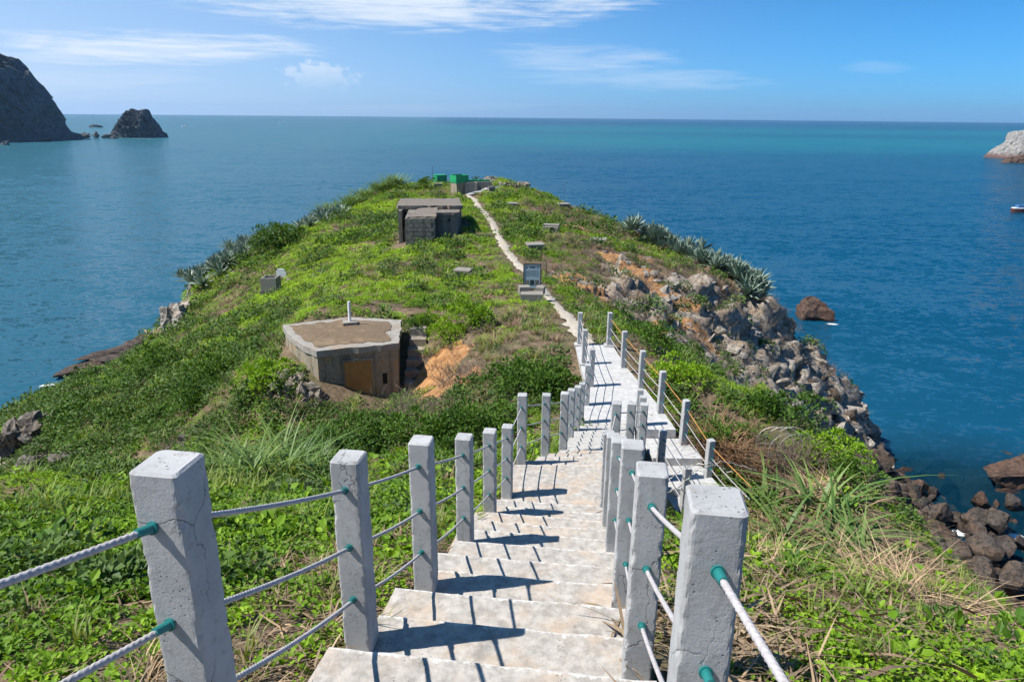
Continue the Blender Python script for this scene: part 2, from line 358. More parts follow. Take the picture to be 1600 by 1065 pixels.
M['crag'] = rock_mat('brown_crag_rock', (0.22, 0.20, 0.175), (0.065, 0.058, 0.05), (0.14, 0.105, 0.07), 0.5, 0.7)
M['shore'] = rock_mat('dark_shore_rock', (0.105, 0.088, 0.075), (0.035, 0.029, 0.026), (0.12, 0.07, 0.042), 0.5, 0.8, (0.6, 1.9, (0.035, 0.026, 0.022)))
M['redrock'] = rock_mat('red_shore_rock', (0.125, 0.08, 0.058), (0.042, 0.027, 0.021), (0.12, 0.062, 0.04), 0.5, 0.7, (0.2, 1.3, (0.035, 0.018, 0.014)))
M['far'] = rock_mat('far_cliff_rock', (0.135, 0.145, 0.16), (0.032, 0.039, 0.048), (0.045, 0.058, 0.05), 0.5, 0.06)
M['pale'] = rock_mat('pale_far_rock', (0.36, 0.35, 0.335), (0.13, 0.125, 0.12), (0.22, 0.20, 0.175), 0.4, 0.12, (1.5, 7.0, (0.10, 0.055, 0.045)))
M['stone'] = rock_mat('rubble_stone', (0.34, 0.30, 0.25), (0.13, 0.115, 0.095), (0.24, 0.18, 0.12), 0.5, 2.0)
M['ledge'] = rock_mat('brown_ledge_rock', (0.10, 0.075, 0.06), (0.032, 0.024, 0.02), (0.12, 0.07, 0.045), 0.5, 0.5, (0.2, 1.3, (0.025, 0.017, 0.014)))
def foam_mat():
    m, t = mat('sea_foam'); o = t.pos(); n = t.noise(t.mapv(o, (1, 0.6, 1)), 1.6, 8, 0.75, 1.2); e = t.attr('edge')
    a = t.ss(t.m('ADD', n, t.m('MULTIPLY', e, 0.36)), 0.70, 0.86)
    b = finish(t, (0.78, 0.80, 0.81), 0.8); t.put(b.inputs['Alpha'], a); return m
M['foam'] = foam_mat()

# ------------------------------------------------------------------ the headland: heights from levelled points
ST = lambda y: 1.33+0.445*y                      # the stair's own grade
cp = []
def P(x, y, drop): cp.append((x, y, drop))
def Q(px, py, Y):
    p = atY(px, py, Y); cp.append((p[0], p[1], 32-p[2]))
for y in (-4, 0, 2, 4, 6, 8):
    for x in (-9, -6, -3.5, -1.6): P(x, y, ST(y)+0.12+0.03*(-x-1.6))
    P(-0.3, y, ST(y)+0.2); P(0.4, y, ST(y)+0.2)
    P(1.5, y, ST(y)+0.25); P(3.0, y, ST(y)+0.60); P(5.0, y, ST(y)+1.1); P(7.0, y, ST(y)+1.75)
    P(11, y, ST(y)+5.0); P(18, y, ST(y)+12); P(30, y, 29+0.2*y); P(-20, y, ST(y)+5); P(-40, y, ST(y)+18)
for x, y, d in ((-1, 10, 5.95), (-3, 11, 6.45), (-6, 11, 6.4), (-9.5, 11, 6.4), (-13, 11, 7.6), (-3.5, 15, 8.0), (-6, 14, 7.7), (-8.5, 13.5, 8.0),
                (-12, 15, 10.5), (-8, 18, 9.9), (-13, 20, 12.8), (-19, 20, 16), (-30, 20, 23), (-4, 19, 8.9), (-0.5, 13, 6.9), (0.2, 16, 7.4), (0.8, 19, 7.4),
                (0.6, 11, 6.1), (1.5, 12.5, 6.6), (2.0, 14, 7.0), (2.7, 18, 7.25), (2.7, 21.5, 7.1), (2.6, 24, 7.25),
                (2.9, 10, 6.7), (3.4, 12, 7.9), (4.2, 12, 8.0), (4.2, 14.5, 7.6), (3.8, 10, 7.9), (4.6, 17, 7.35), (4.4, 20, 7.3), (5.5, 15.5, 7.8), (5.6, 13, 7.9), (5.2, 10, 7.6),
                (-5.5, 22.5, 9.7), (-4.5, 22.3, 9.75), (-7.4, 22.3, 9.35), (-8.4, 23.2, 9.2), (-2.4, 23, 9.0), (-1.8, 25.5, 8.2), (-0.5, 22, 7.5), (-3.3, 25.5, 8.6), (-3.8, 27.5, 8.1),
                (-6.5, 27.8, 8.15), (-9.6, 27, 8.6), (-9.8, 24.8, 9.3), (-9, 21.5, 10.6), (-7.2, 21.2, 10.2), (-11, 24, 11.0), (-7.5, 30, 8.0), (-3.9, 24.2, 10.1), (-3.9, 25.2, 9.7), (-3.9, 26.3, 9.0), (-2.7, 24.4, 8.8), (-4.4, 25.2, 9.8)):
    P(x, y, d)
# ridge and path
for px, py, Y in ((890, 500, 26), (870, 480, 29.5), (850, 458, 34), (831, 440, 37.5), (800, 405, 46.5), (770, 360, 61), (750, 330, 75), (736, 308, 91), (757, 292, 104),
                  (700, 480, 31), (600, 450, 38), (640, 412, 46), (720, 428, 43), (837, 395, 50), (801, 325, 80), (860, 362, 60), (760, 470, 32), (560, 470, 33)):
    Q(px, py, Y)
P(-7.4, 54.0, 10.0); P(-5.4, 55.6, 9.5); P(-9.3, 56, 10.1); P(-4.0, 60, 9.2); P(-10.6, 62, 10.2); P(-7, 65, 8.9)
# skyline of the far end
for px, py, Y in ((772, 279, 109), (740, 287, 108), (690, 290, 107), (650, 288, 106), (820, 291, 104), (700, 300, 98), (660, 300, 98)): Q(px, py, Y)
for x in (-18, -10, -2): P(x, 116, 16); P(x, 122, 28); P(x, 132, 37)
# left edge
for px, py, Y in ((610, 293, 104), (560, 316, 97), (500, 352, 90), (440, 372, 82), (380, 394, 75), (320, 434, 66), (300, 456, 63), (285, 500, 61), (235, 540, 61), (150, 584, 59), (70, 616, 57), (0, 652, 55)): Q(px, py, Y)
for x, y, d in ((-27, 106, 16), (-33, 98, 22), (-36, 90, 24), (-38, 82, 24), (-40, 75, 25), (-40, 66, 26), (-42, 64, 28), (-46, 61, 29.5), (-51, 60, 31), (-58, 52, 32.5), (-62, 40, 32), (-46, 84, 30.5), (-50, 92, 31.0),
                (-54, 92, 31.8), (-55, 82, 32), (-40, 104, 33), (-52, 104, 36), (-60, 92, 36), (-62, 76, 36), (-66, 60, 36), (-78, 40, 37), (-60, 20, 33)): P(x, y, d)
for px, py, Y in ((421, 462, 50), (560, 400, 59), (500, 432, 53), (350, 500, 47), (450, 482, 40), (250, 562, 46), (150, 622, 45), (300, 562, 38), (300, 622, 31), (230, 682, 29), (190, 722, 26), (80, 722, 30), (0, 700, 34), (30, 660, 40),
                  (400, 560, 31), (400, 640, 25), (600, 340, 82), (560, 360, 74), (430, 420, 62), (380, 450, 58), (620, 380, 60)): Q(px, py, Y)
# right edge
for px, py, Y in ((880, 320, 95), (940, 347, 85), (1040, 388, 74), (1090, 412, 67), (1190, 466, 58), (934, 382, 58), (960, 350, 78), (900, 345, 72), (1010, 395, 64)): Q(px, py, Y)
for x, y, d in ((9, 102, 17), (14, 94, 20), (20, 86, 22), (26, 77, 23), (29, 70, 24), (30, 64, 23.5), (20, 104, 35), (28, 94, 36), (36, 84, 36), (40, 74, 36), (43, 64, 36)): P(x, y, d)
# the eroded scar and the cliff
for px, py, Y in ((870, 432, 42), (930, 462, 40), (960, 412, 52), (1000, 424, 51), (1000, 472, 44), (1000, 522, 36), (1100, 452, 52), (1100, 522, 45), (1100, 562, 41), (1200, 502, 56), (1200, 572, 48), (1250, 642, 44),
                  (1290, 566, 60), (1345, 622, 62), (1300, 682, 50), (1362, 690, 60), (1050, 490, 45)): Q(px, py, Y)
for x, y, d in ((38, 60, 33.5), (42, 58, 35), (32, 46, 30.8), (26, 34, 28.5), (10, 28, 13.5), (16, 31, 20), (22, 33, 26), (36, 50, 32.2), (34, 44, 31.4), (33, 38, 31.0), (40, 46, 33.6), (40, 38, 33), (46, 50, 35.5), (48, 36, 35.5), (30, 26, 30.5), (44, 24, 34)): P(x, y, d)
# brow of the near slope on the right
for px, py, Y in ((1160, 610, 18), (1230, 655, 16.5), (1300, 712, 14.8), (1400, 800, 12.2), (1500, 912, 9.6), (1600, 1010, 8.0), (1080, 570, 21), (1010, 525, 25)): Q(px, py, Y)
for x, y, d in ((9.6, 22, 11), (11, 18, 12.5), (12, 14, 13), (11.5, 10, 12), (18, 22, 20), (20, 14, 20), (7, 27, 10)): P(x, y, d)
cp = np.array(cp); CX = 1.6
def kern(a, b): return np.sqrt(((a[:, None, :2]-b[None, :, :2])**2).sum(-1)+CX*CX)
A = kern(cp, cp); nC = len(cp); A -= np.eye(nC)*0.12
PM = np.c_[np.ones(nC), cp[:, :2]]
sol = np.linalg.solve(np.block([[A, PM], [PM.T, np.zeros((3, 3))]]), np.r_[cp[:, 2], np.zeros(3)])
def drop_at(x, y):
    p = np.stack([np.ravel(x), np.ravel(y)], 1).astype(float); out = np.empty(len(p))
    for i in range(0, len(p), 20000):
        q = p[i:i+20000]; out[i:i+20000] = kern(q, cp)@sol[:nC]+np.c_[np.ones(len(q)), q]@sol[nC:]
    return out.reshape(np.shape(x))
gxs = np.r_[np.arange(-84, -34, 1.0), np.arange(-34, -10, 0.4), np.arange(-10, 9, 0.2), np.arange(9, 30, 0.3), np.arange(30, 52.1, 0.8)]
gys = np.r_[np.arange(-5, 10, 0.16), np.arange(10, 30, 0.25), np.arange(30, 64, 0.34), np.arange(64, 134, 0.7)]
GX, GY = np.meshgrid(gxs, gys); DR = drop_at(GX, GY)
def base_z(x, y):
    i = np.clip(np.searchsorted(gxs, x)-1, 0, len(gxs)-2); j = np.clip(np.searchsorted(gys, y)-1, 0, len(gys)-2)
    fx = np.clip((x-gxs[i])/(gxs[i+1]-gxs[i]), 0, 1); fy = np.clip((y-gys[j])/(gys[j+1]-gys[j]), 0, 1)
    return 32-((DR[j, i]*(1-fx)+DR[j, i+1]*fx)*(1-fy)+(DR[j+1, i]*(1-fx)+DR[j+1, i+1]*fx)*fy)
def G(px, py, y0=1.5):
    """where the sight line through a point of the photograph meets the ground"""
    d = ray(px, py); ts = np.linspace(y0, 130, 6000)/d[1]
    p = EYE[None]+d[None]*ts[:, None]; below = p[:, 2] < base_z(p[:, 0], p[:, 1])
    k = np.argmax(below) if below.any() else len(ts)-1
    return p[k]

# ------------------------------------------------------------------ terrain mesh with ground masks
def blobs(x, y, items, y0=1.5):
    out = np.zeros(np.shape(x))
    for px, py, r in items:
        g = G(px, py, y0); out = np.maximum(out, np.exp(-(((x-g[0])**2+(y-g[1])**2)/(r*r))))
    return out
SCAR = [(905, 440, 2.6), (940, 455, 2.6), (1005, 430, 3.5), (1040, 470, 4.5), (1010, 500, 3.0), (1090, 500, 5.5), (1120, 540, 5), (1160, 520, 6), (1200, 560, 6), (1230, 600, 5.5), (1260, 560, 5), (1270, 640, 5), (1310, 600, 6), (1340, 660, 6), (1215, 510, 4), (1330, 690, 5)]
ORANGE = [(905, 438, 2.0), (945, 462, 1.3), (1005, 428, 2.3), (1030, 440, 2.2), (1060, 462, 1.8), (1075, 505, 1.6), (1040, 525, 1.5), (1110, 530, 1.2), (684, 580, 1.35), (675, 600, 1.3), (702, 600, 1.3), (900, 358, 2.2), (985, 344, 3), (960, 402, 1.6), (1000, 400, 1.5)]
BARE = [(640, 412, 1.1), (690, 405, 0.8), (600, 480, 0.6), (1180, 1010, 0.5), (985, 460, 2.5), (1020, 550, 2.0), (960, 440, 2.0), (420, 480, 1.5)]
zz = 32-DR
gyv, gxv = np.gradient(zz, gys, gxs); slope = np.degrees(np.arctan(np.hypot(gxv, gyv)))
scar = blobs(GX, GY, SCAR); orange = blobs(GX, GY, ORANGE); bare = blobs(GX, GY, BARE)
nz1 = n2(GX, GY, 3.0, 3); nz2 = n2(GX, GY, 1.1, 5)
rock = np.clip(sstep(slope+nz1*9, np.where(GX < -5, 50, 40), np.where(GX < -5, 62, 52))*(GY > 13)+sstep(scar, 0.25, 0.6)+sstep(5.5-zz+nz1*2, 0, 2), 0, 1)
for px, py, r in ((20, 700, 2.2), (60, 725, 1.6), (270, 500, 2.5)):
    rock = np.maximum(rock, sstep(blobs(GX, GY, [(px, py, r)])+nz1*0.25, 0.35, 0.6))
near_path = (np.abs(GX) < 6) & (GY > -2) & (GY < 24)
rock[near_path & (zz > 20)] *= 0.0
def corridor_drop(x, y):
    """lowest allowed drop under the stairs and walkway, else 0"""
    out = np.zeros(np.shape(x))
    cx = np.interp(y, [-2, 2.7, 8, 9.5, 11.2, 15.1, 21], [-0.6, -0.05, 0.55, 0.72, 1.66, 2.4, 2.7])
    hw = np.interp(y, [0, 8, 9.5, 15, 15.5, 21], [0.80, 0.78, 0.74, 0.74, 0.95, 0.60])
    inside = np.abs(x-cx) < hw
    need = np.where(y < 8.3, 2.54+0.4447*(y-2.685)+0.33, np.where(y < 9.5, 5.25, np.interp(y, [9.5, 15.1], [5.45, 7.30])))
    need = np.where(y > 15.0, 7.18, need); need = np.where(y < 0.8, np.maximum(1.95, need), need)
    return np.where(inside & (y < 21.4), need, out)
und = 0.10*nz2*(GY > 6)+0.30*n2(GX, GY, 6.0, 8)*sstep(GY, 22, 40)
zt = zz+und*(1-rock); zt = np.minimum(zt, 32-corridor_drop(GX, GY))
zt[(GX > 2.7) & (GX < 4.9) & (GY > 9) & (GY < 14.9)] -= 0.15
DR[:] = 32-zt
V = np.stack([GX, GY, zt], -1).reshape(-1, 3)
# crags: push the rock along its normal
nx_, ny_ = -gxv.ravel(), -gyv.ravel(); nn = np.stack([nx_, ny_, np.ones(nx_.size)], 1); nn /= np.linalg.norm(nn, axis=1)[:, None]
rk = rock.ravel(); idx = np.where(rk > 0.02)[0]; pr = V[idx]
def crag(p, s, seed):
    q = p*np.array([1, 1, 0.7])/s; return 1-np.abs(fbm(q, 3, seed))*2
far_k = np.clip(pr[:, 1]/45, 0.5, 1.3)
dsp = (0.75*crag(pr, 5.0, 21)+0.45*crag(pr, 2.0, 31)+0.22*crag(pr, 0.8, 41)-0.55)*rk[idx]*far_k
def blocks(p, cell, seed):
    q = p/cell; I = np.floor(q).astype(np.int64); best = np.full(len(q), 1e9); val = np.zeros(len(q))
    for dx in (-1, 0, 1):
        for dy in (-1, 0, 1):
            for dz in (-1, 0, 1):
                J = I+np.array([dx, dy, dz]); h = [hash3(J[:, 0], J[:, 1], J[:, 2], seed+k) for k in range(6)]
                c = J+np.stack(h[:3], 1); d = q-c; r2 = (d**2).sum(1); k = r2 < best
                v = (h[3]-0.5)+d[:, 0]*(h[4]-0.5)*1.3+d[:, 1]*(h[5]-0.5)*1.3+d[:, 2]*(h[3]-0.5)*0.9
                val = np.where(k, v, val); best = np.where(k, r2, best)
    return val
ck_ = np.array([[0.86, 0.2, -0.45], [-0.1, 0.96, 0.25], [0.48, -0.17, 0.86]]); pq = pr@ck_.T
dsp = dsp*0.30-0.25*rk[idx]+(1.05*blocks(pq, np.array([2.6, 2.2, 5.6]), 61)+0.75*blocks(pq, np.array([1.05, 0.95, 2.5]), 67))*rk[idx]*far_k*(1-0.75*np.clip(orange.ravel()[idx]*1.4, 0, 1))
V[idx] += nn[idx]*dsp[:, None]
ny, nx = GX.shape
ii = (np.arange(ny-1)[:, None]*nx+np.arange(nx-1)[None]).ravel()
Fq = np.stack([ii, ii+1, ii+1+nx, ii+nx], 1)
keep = (V[Fq][:, :, 2].max(1) > -6)
Fq = Fq[keep]
me = bpy.data.meshes.new('headland_ground'); me.vertices.add(len(V)); me.vertices.foreach_set('co', V.ravel())
me.loops.add(Fq.size); me.polygons.add(len(Fq)); me.loops.foreach_set('vertex_index', Fq.ravel())
me.polygons.foreach_set('loop_start', np.arange(0, Fq.size, 4)); me.polygons.foreach_set('loop_total', np.full(len(Fq), 4))
me.update(); me.validate()
for nm, arr in (('rock', rock), ('orange', sstep(orange+nz2*0.25, 0.32, 0.62)), ('bare', bare)):
    me.attributes.new(nm, 'FLOAT', 'POINT').data.foreach_set('value', arr.ravel().astype(np.float32))
def ground_mat():
    m, t = mat('headland_soil'); o = t.pos(); rk_ = t.attr('rock'); og = t.attr('orange')
    n1 = t.noise(o, 0.5, 6, 0.65); n2_ = t.noise(o, 3.0, 6, 0.7); n3 = t.noise(o, 18, 4, 0.65)
    soil = t.mix(t.ss(n2_, 0.3, 0.7), (0.10, 0.073, 0.048), (0.21, 0.155, 0.10))
    soil = t.mix(t.m('MULTIPLY', t.ss(n1, 0.48, 0.62), 0.6), soil, (0.075, 0.095, 0.035))
    rc = t.mix(t.ss(n2_, 0.32, 0.68), (0.15, 0.13, 0.11), (0.42, 0.375, 0.32))
    rc = t.mix(t.m('MULTIPLY', t.ss(n1, 0.42, 0.6), 0.5), rc, (0.34, 0.235, 0.15))
    wv = t.mapv(o, (1, 1, 1.5), rot=(0.4, 0.5, 0.2)); cr = t.ss(t.m('ABSOLUTE', t.m('SUBTRACT', t.noise(wv, 0.9, 5, 0.6, 0.8), 0.5)), 0, 0.025, 1, 0)
    rc = t.mix(t.m('MULTIPLY', cr, 0.5), rc, (0.06, 0.05, 0.045))
    oc = t.mix(t.ss(n2_, 0.3, 0.7), (0.27, 0.125, 0.05), (0.53, 0.29, 0.13))
    c = t.mix(t.ss(t.m('ADD', rk_, t.m('MULTIPLY', t.m('SUBTRACT', n2_, 0.5), 0.5)), 0.35, 0.65), soil, rc)
    c = t.mix(t.m('MULTIPLY', t.ss(t.m('ADD', og, t.m('MULTIPLY', t.m('SUBTRACT', n2_, 0.5), 0.7)), 0.35, 0.65), 0.92), c, oc)
    z = t.sep(o)[2]; wet = t.ss(t.m('ADD', z, t.m('MULTIPLY', n2_, 2.0)), 2.0, 4.5, 1, 0)
    c = t.mix(wet, c, t.mix(t.ss(n2_, 0.35, 0.65), (0.04, 0.032, 0.028), (0.13, 0.085, 0.06)))
    h = t.m('ADD', t.m('MULTIPLY', n2_, 1.0), t.m('SUBTRACT', t.m('MULTIPLY', n3, 0.3), t.m('MULTIPLY', cr, 0.3)))
    finish(t, c, 0.92, t.bump(h, 0.8, 0.15), 0.15); return m
me.materials.append(ground_mat())
ground = obj('headland_ground', me); tag(ground, 'green headland ridge running out into the sea', 'headland', kind='structure')

# triangles for scattering
T = np.concatenate([Fq[:, [0, 1, 2]], Fq[:, [0, 2, 3]]]); TA, TB, TC = V[T[:, 0]], V[T[:, 1]], V[T[:, 2]]
TN = np.cross(TB-TA, TC-TA); AR = np.linalg.norm(TN, axis=1)/2; TN = TN/(2*AR[:, None]+1e-9)
TCN = (TA+TB+TC)/3; TR = rk[T].mean(1); TO = np.clip(orange.ravel()[T].mean(1), 0, 1); TBR = bare.ravel()[T].mean(1)
def frustum(p, margin=0.16):
    q = p-EYE; k = q@FWD; u = (q@RT)/np.maximum(k, 0.05); v = (q@UP)/np.maximum(k, 0.05)
    return (k > 0.3) & (np.abs(u) < 0.75+margin+1.0/np.maximum(k, .3)) & (v < 0.5+margin) & (v > -0.5-margin-1.2/np.maximum(k, .3))
VIS = frustum(TCN) & (TCN[:, 2] > 1.0)
def sample(density):
    """points on the ground, density per triangle in points per square metre"""
    lam = AR*density*VIS; n = rng.poisson(lam); t = np.repeat(np.arange(len(T)), n)
    a, b = rng.random(len(t)), rng.random(len(t)); sw = a+b > 1; a[sw], b[sw] = 1-a[sw], 1-b[sw]
    return TA[t]+(TB[t]-TA[t])*a[:, None]+(TC[t]-TA[t])*b[:, None], TN[t], t
def eulers(nrm, lean, yaw):
    z = np.array([0, 0, 1.0])*(1-lean)+nrm*lean; z /= np.linalg.norm(z, axis=1)[:, None]
    h = np.stack([np.cos(yaw), np.sin(yaw), np.zeros(len(yaw))], 1)
    y = np.cross(z, h); y /= np.linalg.norm(y, axis=1)[:, None]; x = np.cross(y, z)
    return np.stack([np.arctan2(y[:, 2], z[:, 2]), -np.arcsin(np.clip(x[:, 2], -1, 1)), np.arctan2(x[:, 1], x[:, 0])], 1)
def collect(name, meshes):
    c = bpy.data.collections.new(name)
    for i, me_ in enumerate(meshes): c.objects.link(bpy.data.objects.new('%s_sprig' % name, me_))
    return c
def scatter(name, pts, nrm, scl, tint, protos, label, cat, lean=0.6, sink=0.0):
    n = len(pts)
    me_ = bpy.data.meshes.new(name); me_.vertices.add(n); me_.vertices.foreach_set('co', (pts-np.array([0, 0, 1.0])*(sink*scl)[:, None]).ravel())
    rot = eulers(nrm, lean, rng.random(n)*2*math.pi)
    me_.attributes.new('rot', 'FLOAT_VECTOR', 'POINT').data.foreach_set('vector', rot.ravel().astype(np.float32))
    me_.attributes.new('scl', 'FLOAT', 'POINT').data.foreach_set('value', scl.astype(np.float32))
    me_.attributes.new('tint', 'FLOAT', 'POINT').data.foreach_set('value', np.clip(tint, 0, 1).astype(np.float32))
    me_.attributes.new('pick', 'INT', 'POINT').data.foreach_set('value', rng.integers(0, len(protos.objects), n).astype(np.int32))
    o = obj(name, me_); tag(o, label, cat, kind='stuff')
    ng = bpy.data.node_groups.new(name+'_spread', 'GeometryNodeTree')
    ng.interface.new_socket('Geometry', in_out='INPUT', socket_type='NodeSocketGeometry'); ng.interface.new_socket('Geometry', in_out='OUTPUT', socket_type='NodeSocketGeometry')
    N_ = ng.nodes; gi, go = N_.new('NodeGroupInput'), N_.new('NodeGroupOutput')
    ci = N_.new('GeometryNodeCollectionInfo'); ci.inputs[0].default_value = protos; ci.inputs[1].default_value = True; ci.inputs[2].default_value = True
    ip = N_.new('GeometryNodeInstanceOnPoints'); ip.inputs['Pick Instance'].default_value = True
    def na(nm, dt):
        a = N_.new('GeometryNodeInputNamedAttribute'); a.data_type = dt; a.inputs[0].default_value = nm; return a.outputs[0]
    L_ = ng.links; L_.new(gi.outputs[0], ip.inputs['Points']); L_.new(ci.outputs[0], ip.inputs['Instance'])
    e2r = N_.new('FunctionNodeEulerToRotation'); L_.new(na('rot', 'FLOAT_VECTOR'), e2r.inputs[0]); L_.new(e2r.outputs[0], ip.inputs['Rotation'])
    L_.new(na('scl', 'FLOAT'), ip.inputs['Scale']); L_.new(na('pick', 'INT'), ip.inputs['Instance Index'])
    L_.new(ip.outputs[0], go.inputs[0])
    md = o.modifiers.new('spread', 'NODES'); md.node_group = ng
    return o
# ---- sprigs
def leafv(V, Fc, p, d, up, L, W, fold=0.18):
    d = d/np.linalg.norm(d); s = np.cross(d, up); s /= np.linalg.norm(s)+1e-9; u = np.cross(s, d); k = len(V)
    V += [p, p+d*L*0.35+s*W*0.5+u*L*fold*0.6, p+d*L*0.75+s*W*0.36+u*L*fold*0.3, p+d*L-u*L*fold*0.4, p+d*L*0.75-s*W*0.36+u*L*fold*0.3, p+d*L*0.35-s*W*0.5+u*L*fold*0.6, p+d*L*0.45]
    Fc += [(k, k+1, k+6), (k+1, k+2, k+6), (k+2, k+3, k+6), (k+3, k+4, k+6), (k+4, k+5, k+6), (k+5, k, k+6)]
def leaf4(V, Fc, p, d, up, L, W, fold=0.15):
    d = d/np.linalg.norm(d); s = np.cross(d, up); s /= np.linalg.norm(s)+1e-9; u = np.cross(s, d); k = len(V)
    V += [p, p+d*L*0.45+s*W*0.5+u*L*fold, p+d*L, p+d*L*0.45-s*W*0.5+u*L*fold]; Fc += [(k, k+1, k+2), (k, k+2, k+3)]
def rdir(r, lo, hi):
    a = r.random()*2*math.pi; e = math.radians(r.uniform(lo, hi)); return np.array([math.cos(a)*math.cos(e), math.sin(a)*math.cos(e), math.sin(e)])
def clump(seed, n, R, H, L, W, fine=False, up=(-10, 60), m='creeper', jit=0.35):
    r = np.random.default_rng(seed); V, Fc = [], []
    for i in range(n):
        rr = R*math.sqrt(r.random()); a = r.random()*6.283; hz = H*(1-(rr/R)**2)**0.5
        p = np.array([rr*math.cos(a), rr*math.sin(a), hz*r.uniform(0.25, 1.0)])
        l = L*r.uniform(0.6, 1.3); d = rdir(r, *up); d[:2] += p[:2]/R*0.7
        (leafv if fine else leaf4)(V, Fc, p, d, np.array([r.normal(0, jit), r.normal(0, jit), 1.0]), l, W*l/L)
    return mesh('sprig', V, Fc, M[m])
def tuft(seed, n, H, W, spread, bend, m='grassb', seg=3, lean=0.25):
    r = np.random.default_rng(seed); V, Fc = [], []
    for i in range(n):
        a = r.random()*6.283; b0 = np.array([math.cos(a), math.sin(a), 0])*spread*r.random(); az = r.random()*6.283
        out = np.array([math.cos(az), math.sin(az), 0]); side = np.array([-out[1], out[0], 0]); h = H*r.uniform(0.5, 1.15)
        ln = lean*r.uniform(0.3, 1.6); bd = bend*r.uniform(0.4, 1.6); k = len(V)
        for j in range(seg+1):
            t_ = j/seg; p = b0+out*(ln*t_+bd*t_**2.2)*h+np.array([0, 0, h*(t_-0.42*bd*t_**2.5)]); wd = W*(1-t_**1.7)*(0.6+0.4*min(1, t_*3))
            if j < seg: V += [p-side*wd/2, p+side*wd/2]
            else: V += [p]
        for j in range(seg-1): q = k+2*j; Fc.append((q, q+1, q+3, q+2))
        q = k+2*(seg-1); Fc.append((q, q+1, q+2))
    return mesh('sprig', V, Fc, M[m])
def straw(seed, n, R, L, W, m='dry', lift=0.12):
    r = np.random.default_rng(seed); V, Fc = [], []
    for i in range(n):
        a, az = r.random()*6.283, r.random()*6.283; p = np.array([math.cos(a), math.sin(a), 0])*R*math.sqrt(r.random())+np.array([0, 0, r.random()*lift])
        d = np.array([math.cos(az), math.sin(az), r.normal(0.05, 0.22)]); s = np.array([-d[1], d[0], r.normal(0, .4)]); l = L*r.uniform(0.4, 1.3); wd = W*r.uniform(0.5, 1.4); k = len(V)
        mid = p+d*l*0.5+np.array([0, 0, r.uniform(-.02, .10)*l]); V += [p-s*wd/2, p+s*wd/2, mid+s*wd/2, mid-s*wd/2, p+d*l]
        Fc += [(k, k+1, k+2, k+3), (k+3, k+2, k+4)]
    return mesh('sprig', V, Fc, M[m])
def twigs(seed, n, H, R, W, m='twig'):
    r = np.random.default_rng(seed); V, Fc = [], []
    def stick(p, d, l, wd, lvl):
        k = len(V); s = np.cross(d, [0, 0, 1.0]); s /= np.linalg.norm(s)+1e-6; u = np.cross(s, d); e = p+d*l+np.array([r.normal(0, .1), r.normal(0, .1), 0])*l
        for q, wq in ((p, wd), (e, wd*0.5)): V.extend([q+s*wq, q-s*wq*0.5+u*wq*0.8, q-s*wq*0.5-u*wq*0.8])
        Fc.extend([(k+a, k+(a+1) % 3, k+3+(a+1) % 3, k+3+a) for a in range(3)])
        if lvl:
            for _ in range(3):
                d2 = d+r.normal(0, .55, 3); d2 /= np.linalg.norm(d2); stick(p+(e-p)*r.uniform(.4, 1), d2, l*r.uniform(.4, .75), wd*.6, lvl-1)
    for i in range(n):
        a = r.random()*6.283; d = rdir(r, 25, 80); stick(np.array([math.cos(a), math.sin(a), 0])*R*math.sqrt(r.random()), d, H*r.uniform(.35, .65), W, 2)
    return mesh('sprig', V, Fc, M[m])
PR = {
 'creep_near': collect('creep_near', [clump(s, 30, 1.0, 0.80, 0.34, 0.25, True) for s in range(5)]),
 'creep_mid': collect('creep_mid', [clump(10+s, 62, 1.0, 0.50, 0.25, 0.18, False, (-8, 28), 'cover', 0.26) for s in range(6)]),
 'shrub': collect('shrub', [clump(20+s, 110, 1.0, 0.95, 0.25, 0.17, False, (-20, 75), 'shrub') for s in range(5)]),
 'grass': collect('grass', [tuft(30+s, 22, 1.0, 0.055, 0.35, 0.55) for s in range(4)]),
 'drygrass': collect('drygrass', [tuft(40+s, 30, 1.0, 0.045, 0.4, 0.6, 'dry') for s in range(4)]),
 'straw': collect('straw', [straw(50+s, 40, 1.0, 1.0, 0.035) for s in range(4)]),
 'twig': collect('twig', [twigs(60+s, 12, 1.0, 0.5, 0.010) for s in range(4)]),
}
# ---- where what grows
cx_, cy_ = TCN[:, 0], TCN[:, 1]; DIST = np.hypot(cx_, cy_)
patch = n2(cx_, cy_, 5.0, 71, 4); patch2 = n2(cx_, cy_, 1.6, 72, 3); patch3 = n2(cx_, cy_, 12.0, 73, 3)
def world_blob(items, y0=1.5): return blobs(cx_, cy_, items, y0)
PATHPX = [(916, 538), (900, 512), (884, 494), (866, 474), (850, 458), (838, 444), (826, 428), (806, 410), (792, 394), (781, 374), (773, 356), (760, 338), (748, 324), (738, 310), (731, 304)]
path_pts = [G(*p) for p in PATHPX]
def seg_dist(x, y, pts):
    d = np.full(np.shape(x), 1e9)
    for a, b in zip(pts[:-1], pts[1:]):
        ab = np.array(b[:2])-np.array(a[:2]); t_ = np.clip(((x-a[0])*ab[0]+(y-a[1])*ab[1])/(ab@ab), 0, 1)
        d = np.minimum(d, np.hypot(x-a[0]-ab[0]*t_, y-a[1]-ab[1]*t_))
    return d
pd = seg_dist(cx_, cy_, path_pts)
scx = np.interp(cy_, [-2, 2.7, 8, 9.5, 11.2, 15.1, 21], [-0.6, -0.05, 0.55, 0.72, 1.66, 2.4, 2.7])
on_stair = ((np.abs(cx_-scx) < np.where(cy_ > 14.7, 1.05, 0.82)) & (cy_ < 21.3)) | ((cx_ > 2.9) & (cx_ < 4.7) & (cy_ > 8.5) & (cy_ < 15.5))
side = np.where(cy_ < 12, np.abs(cx_-scx)-0.8, 9)
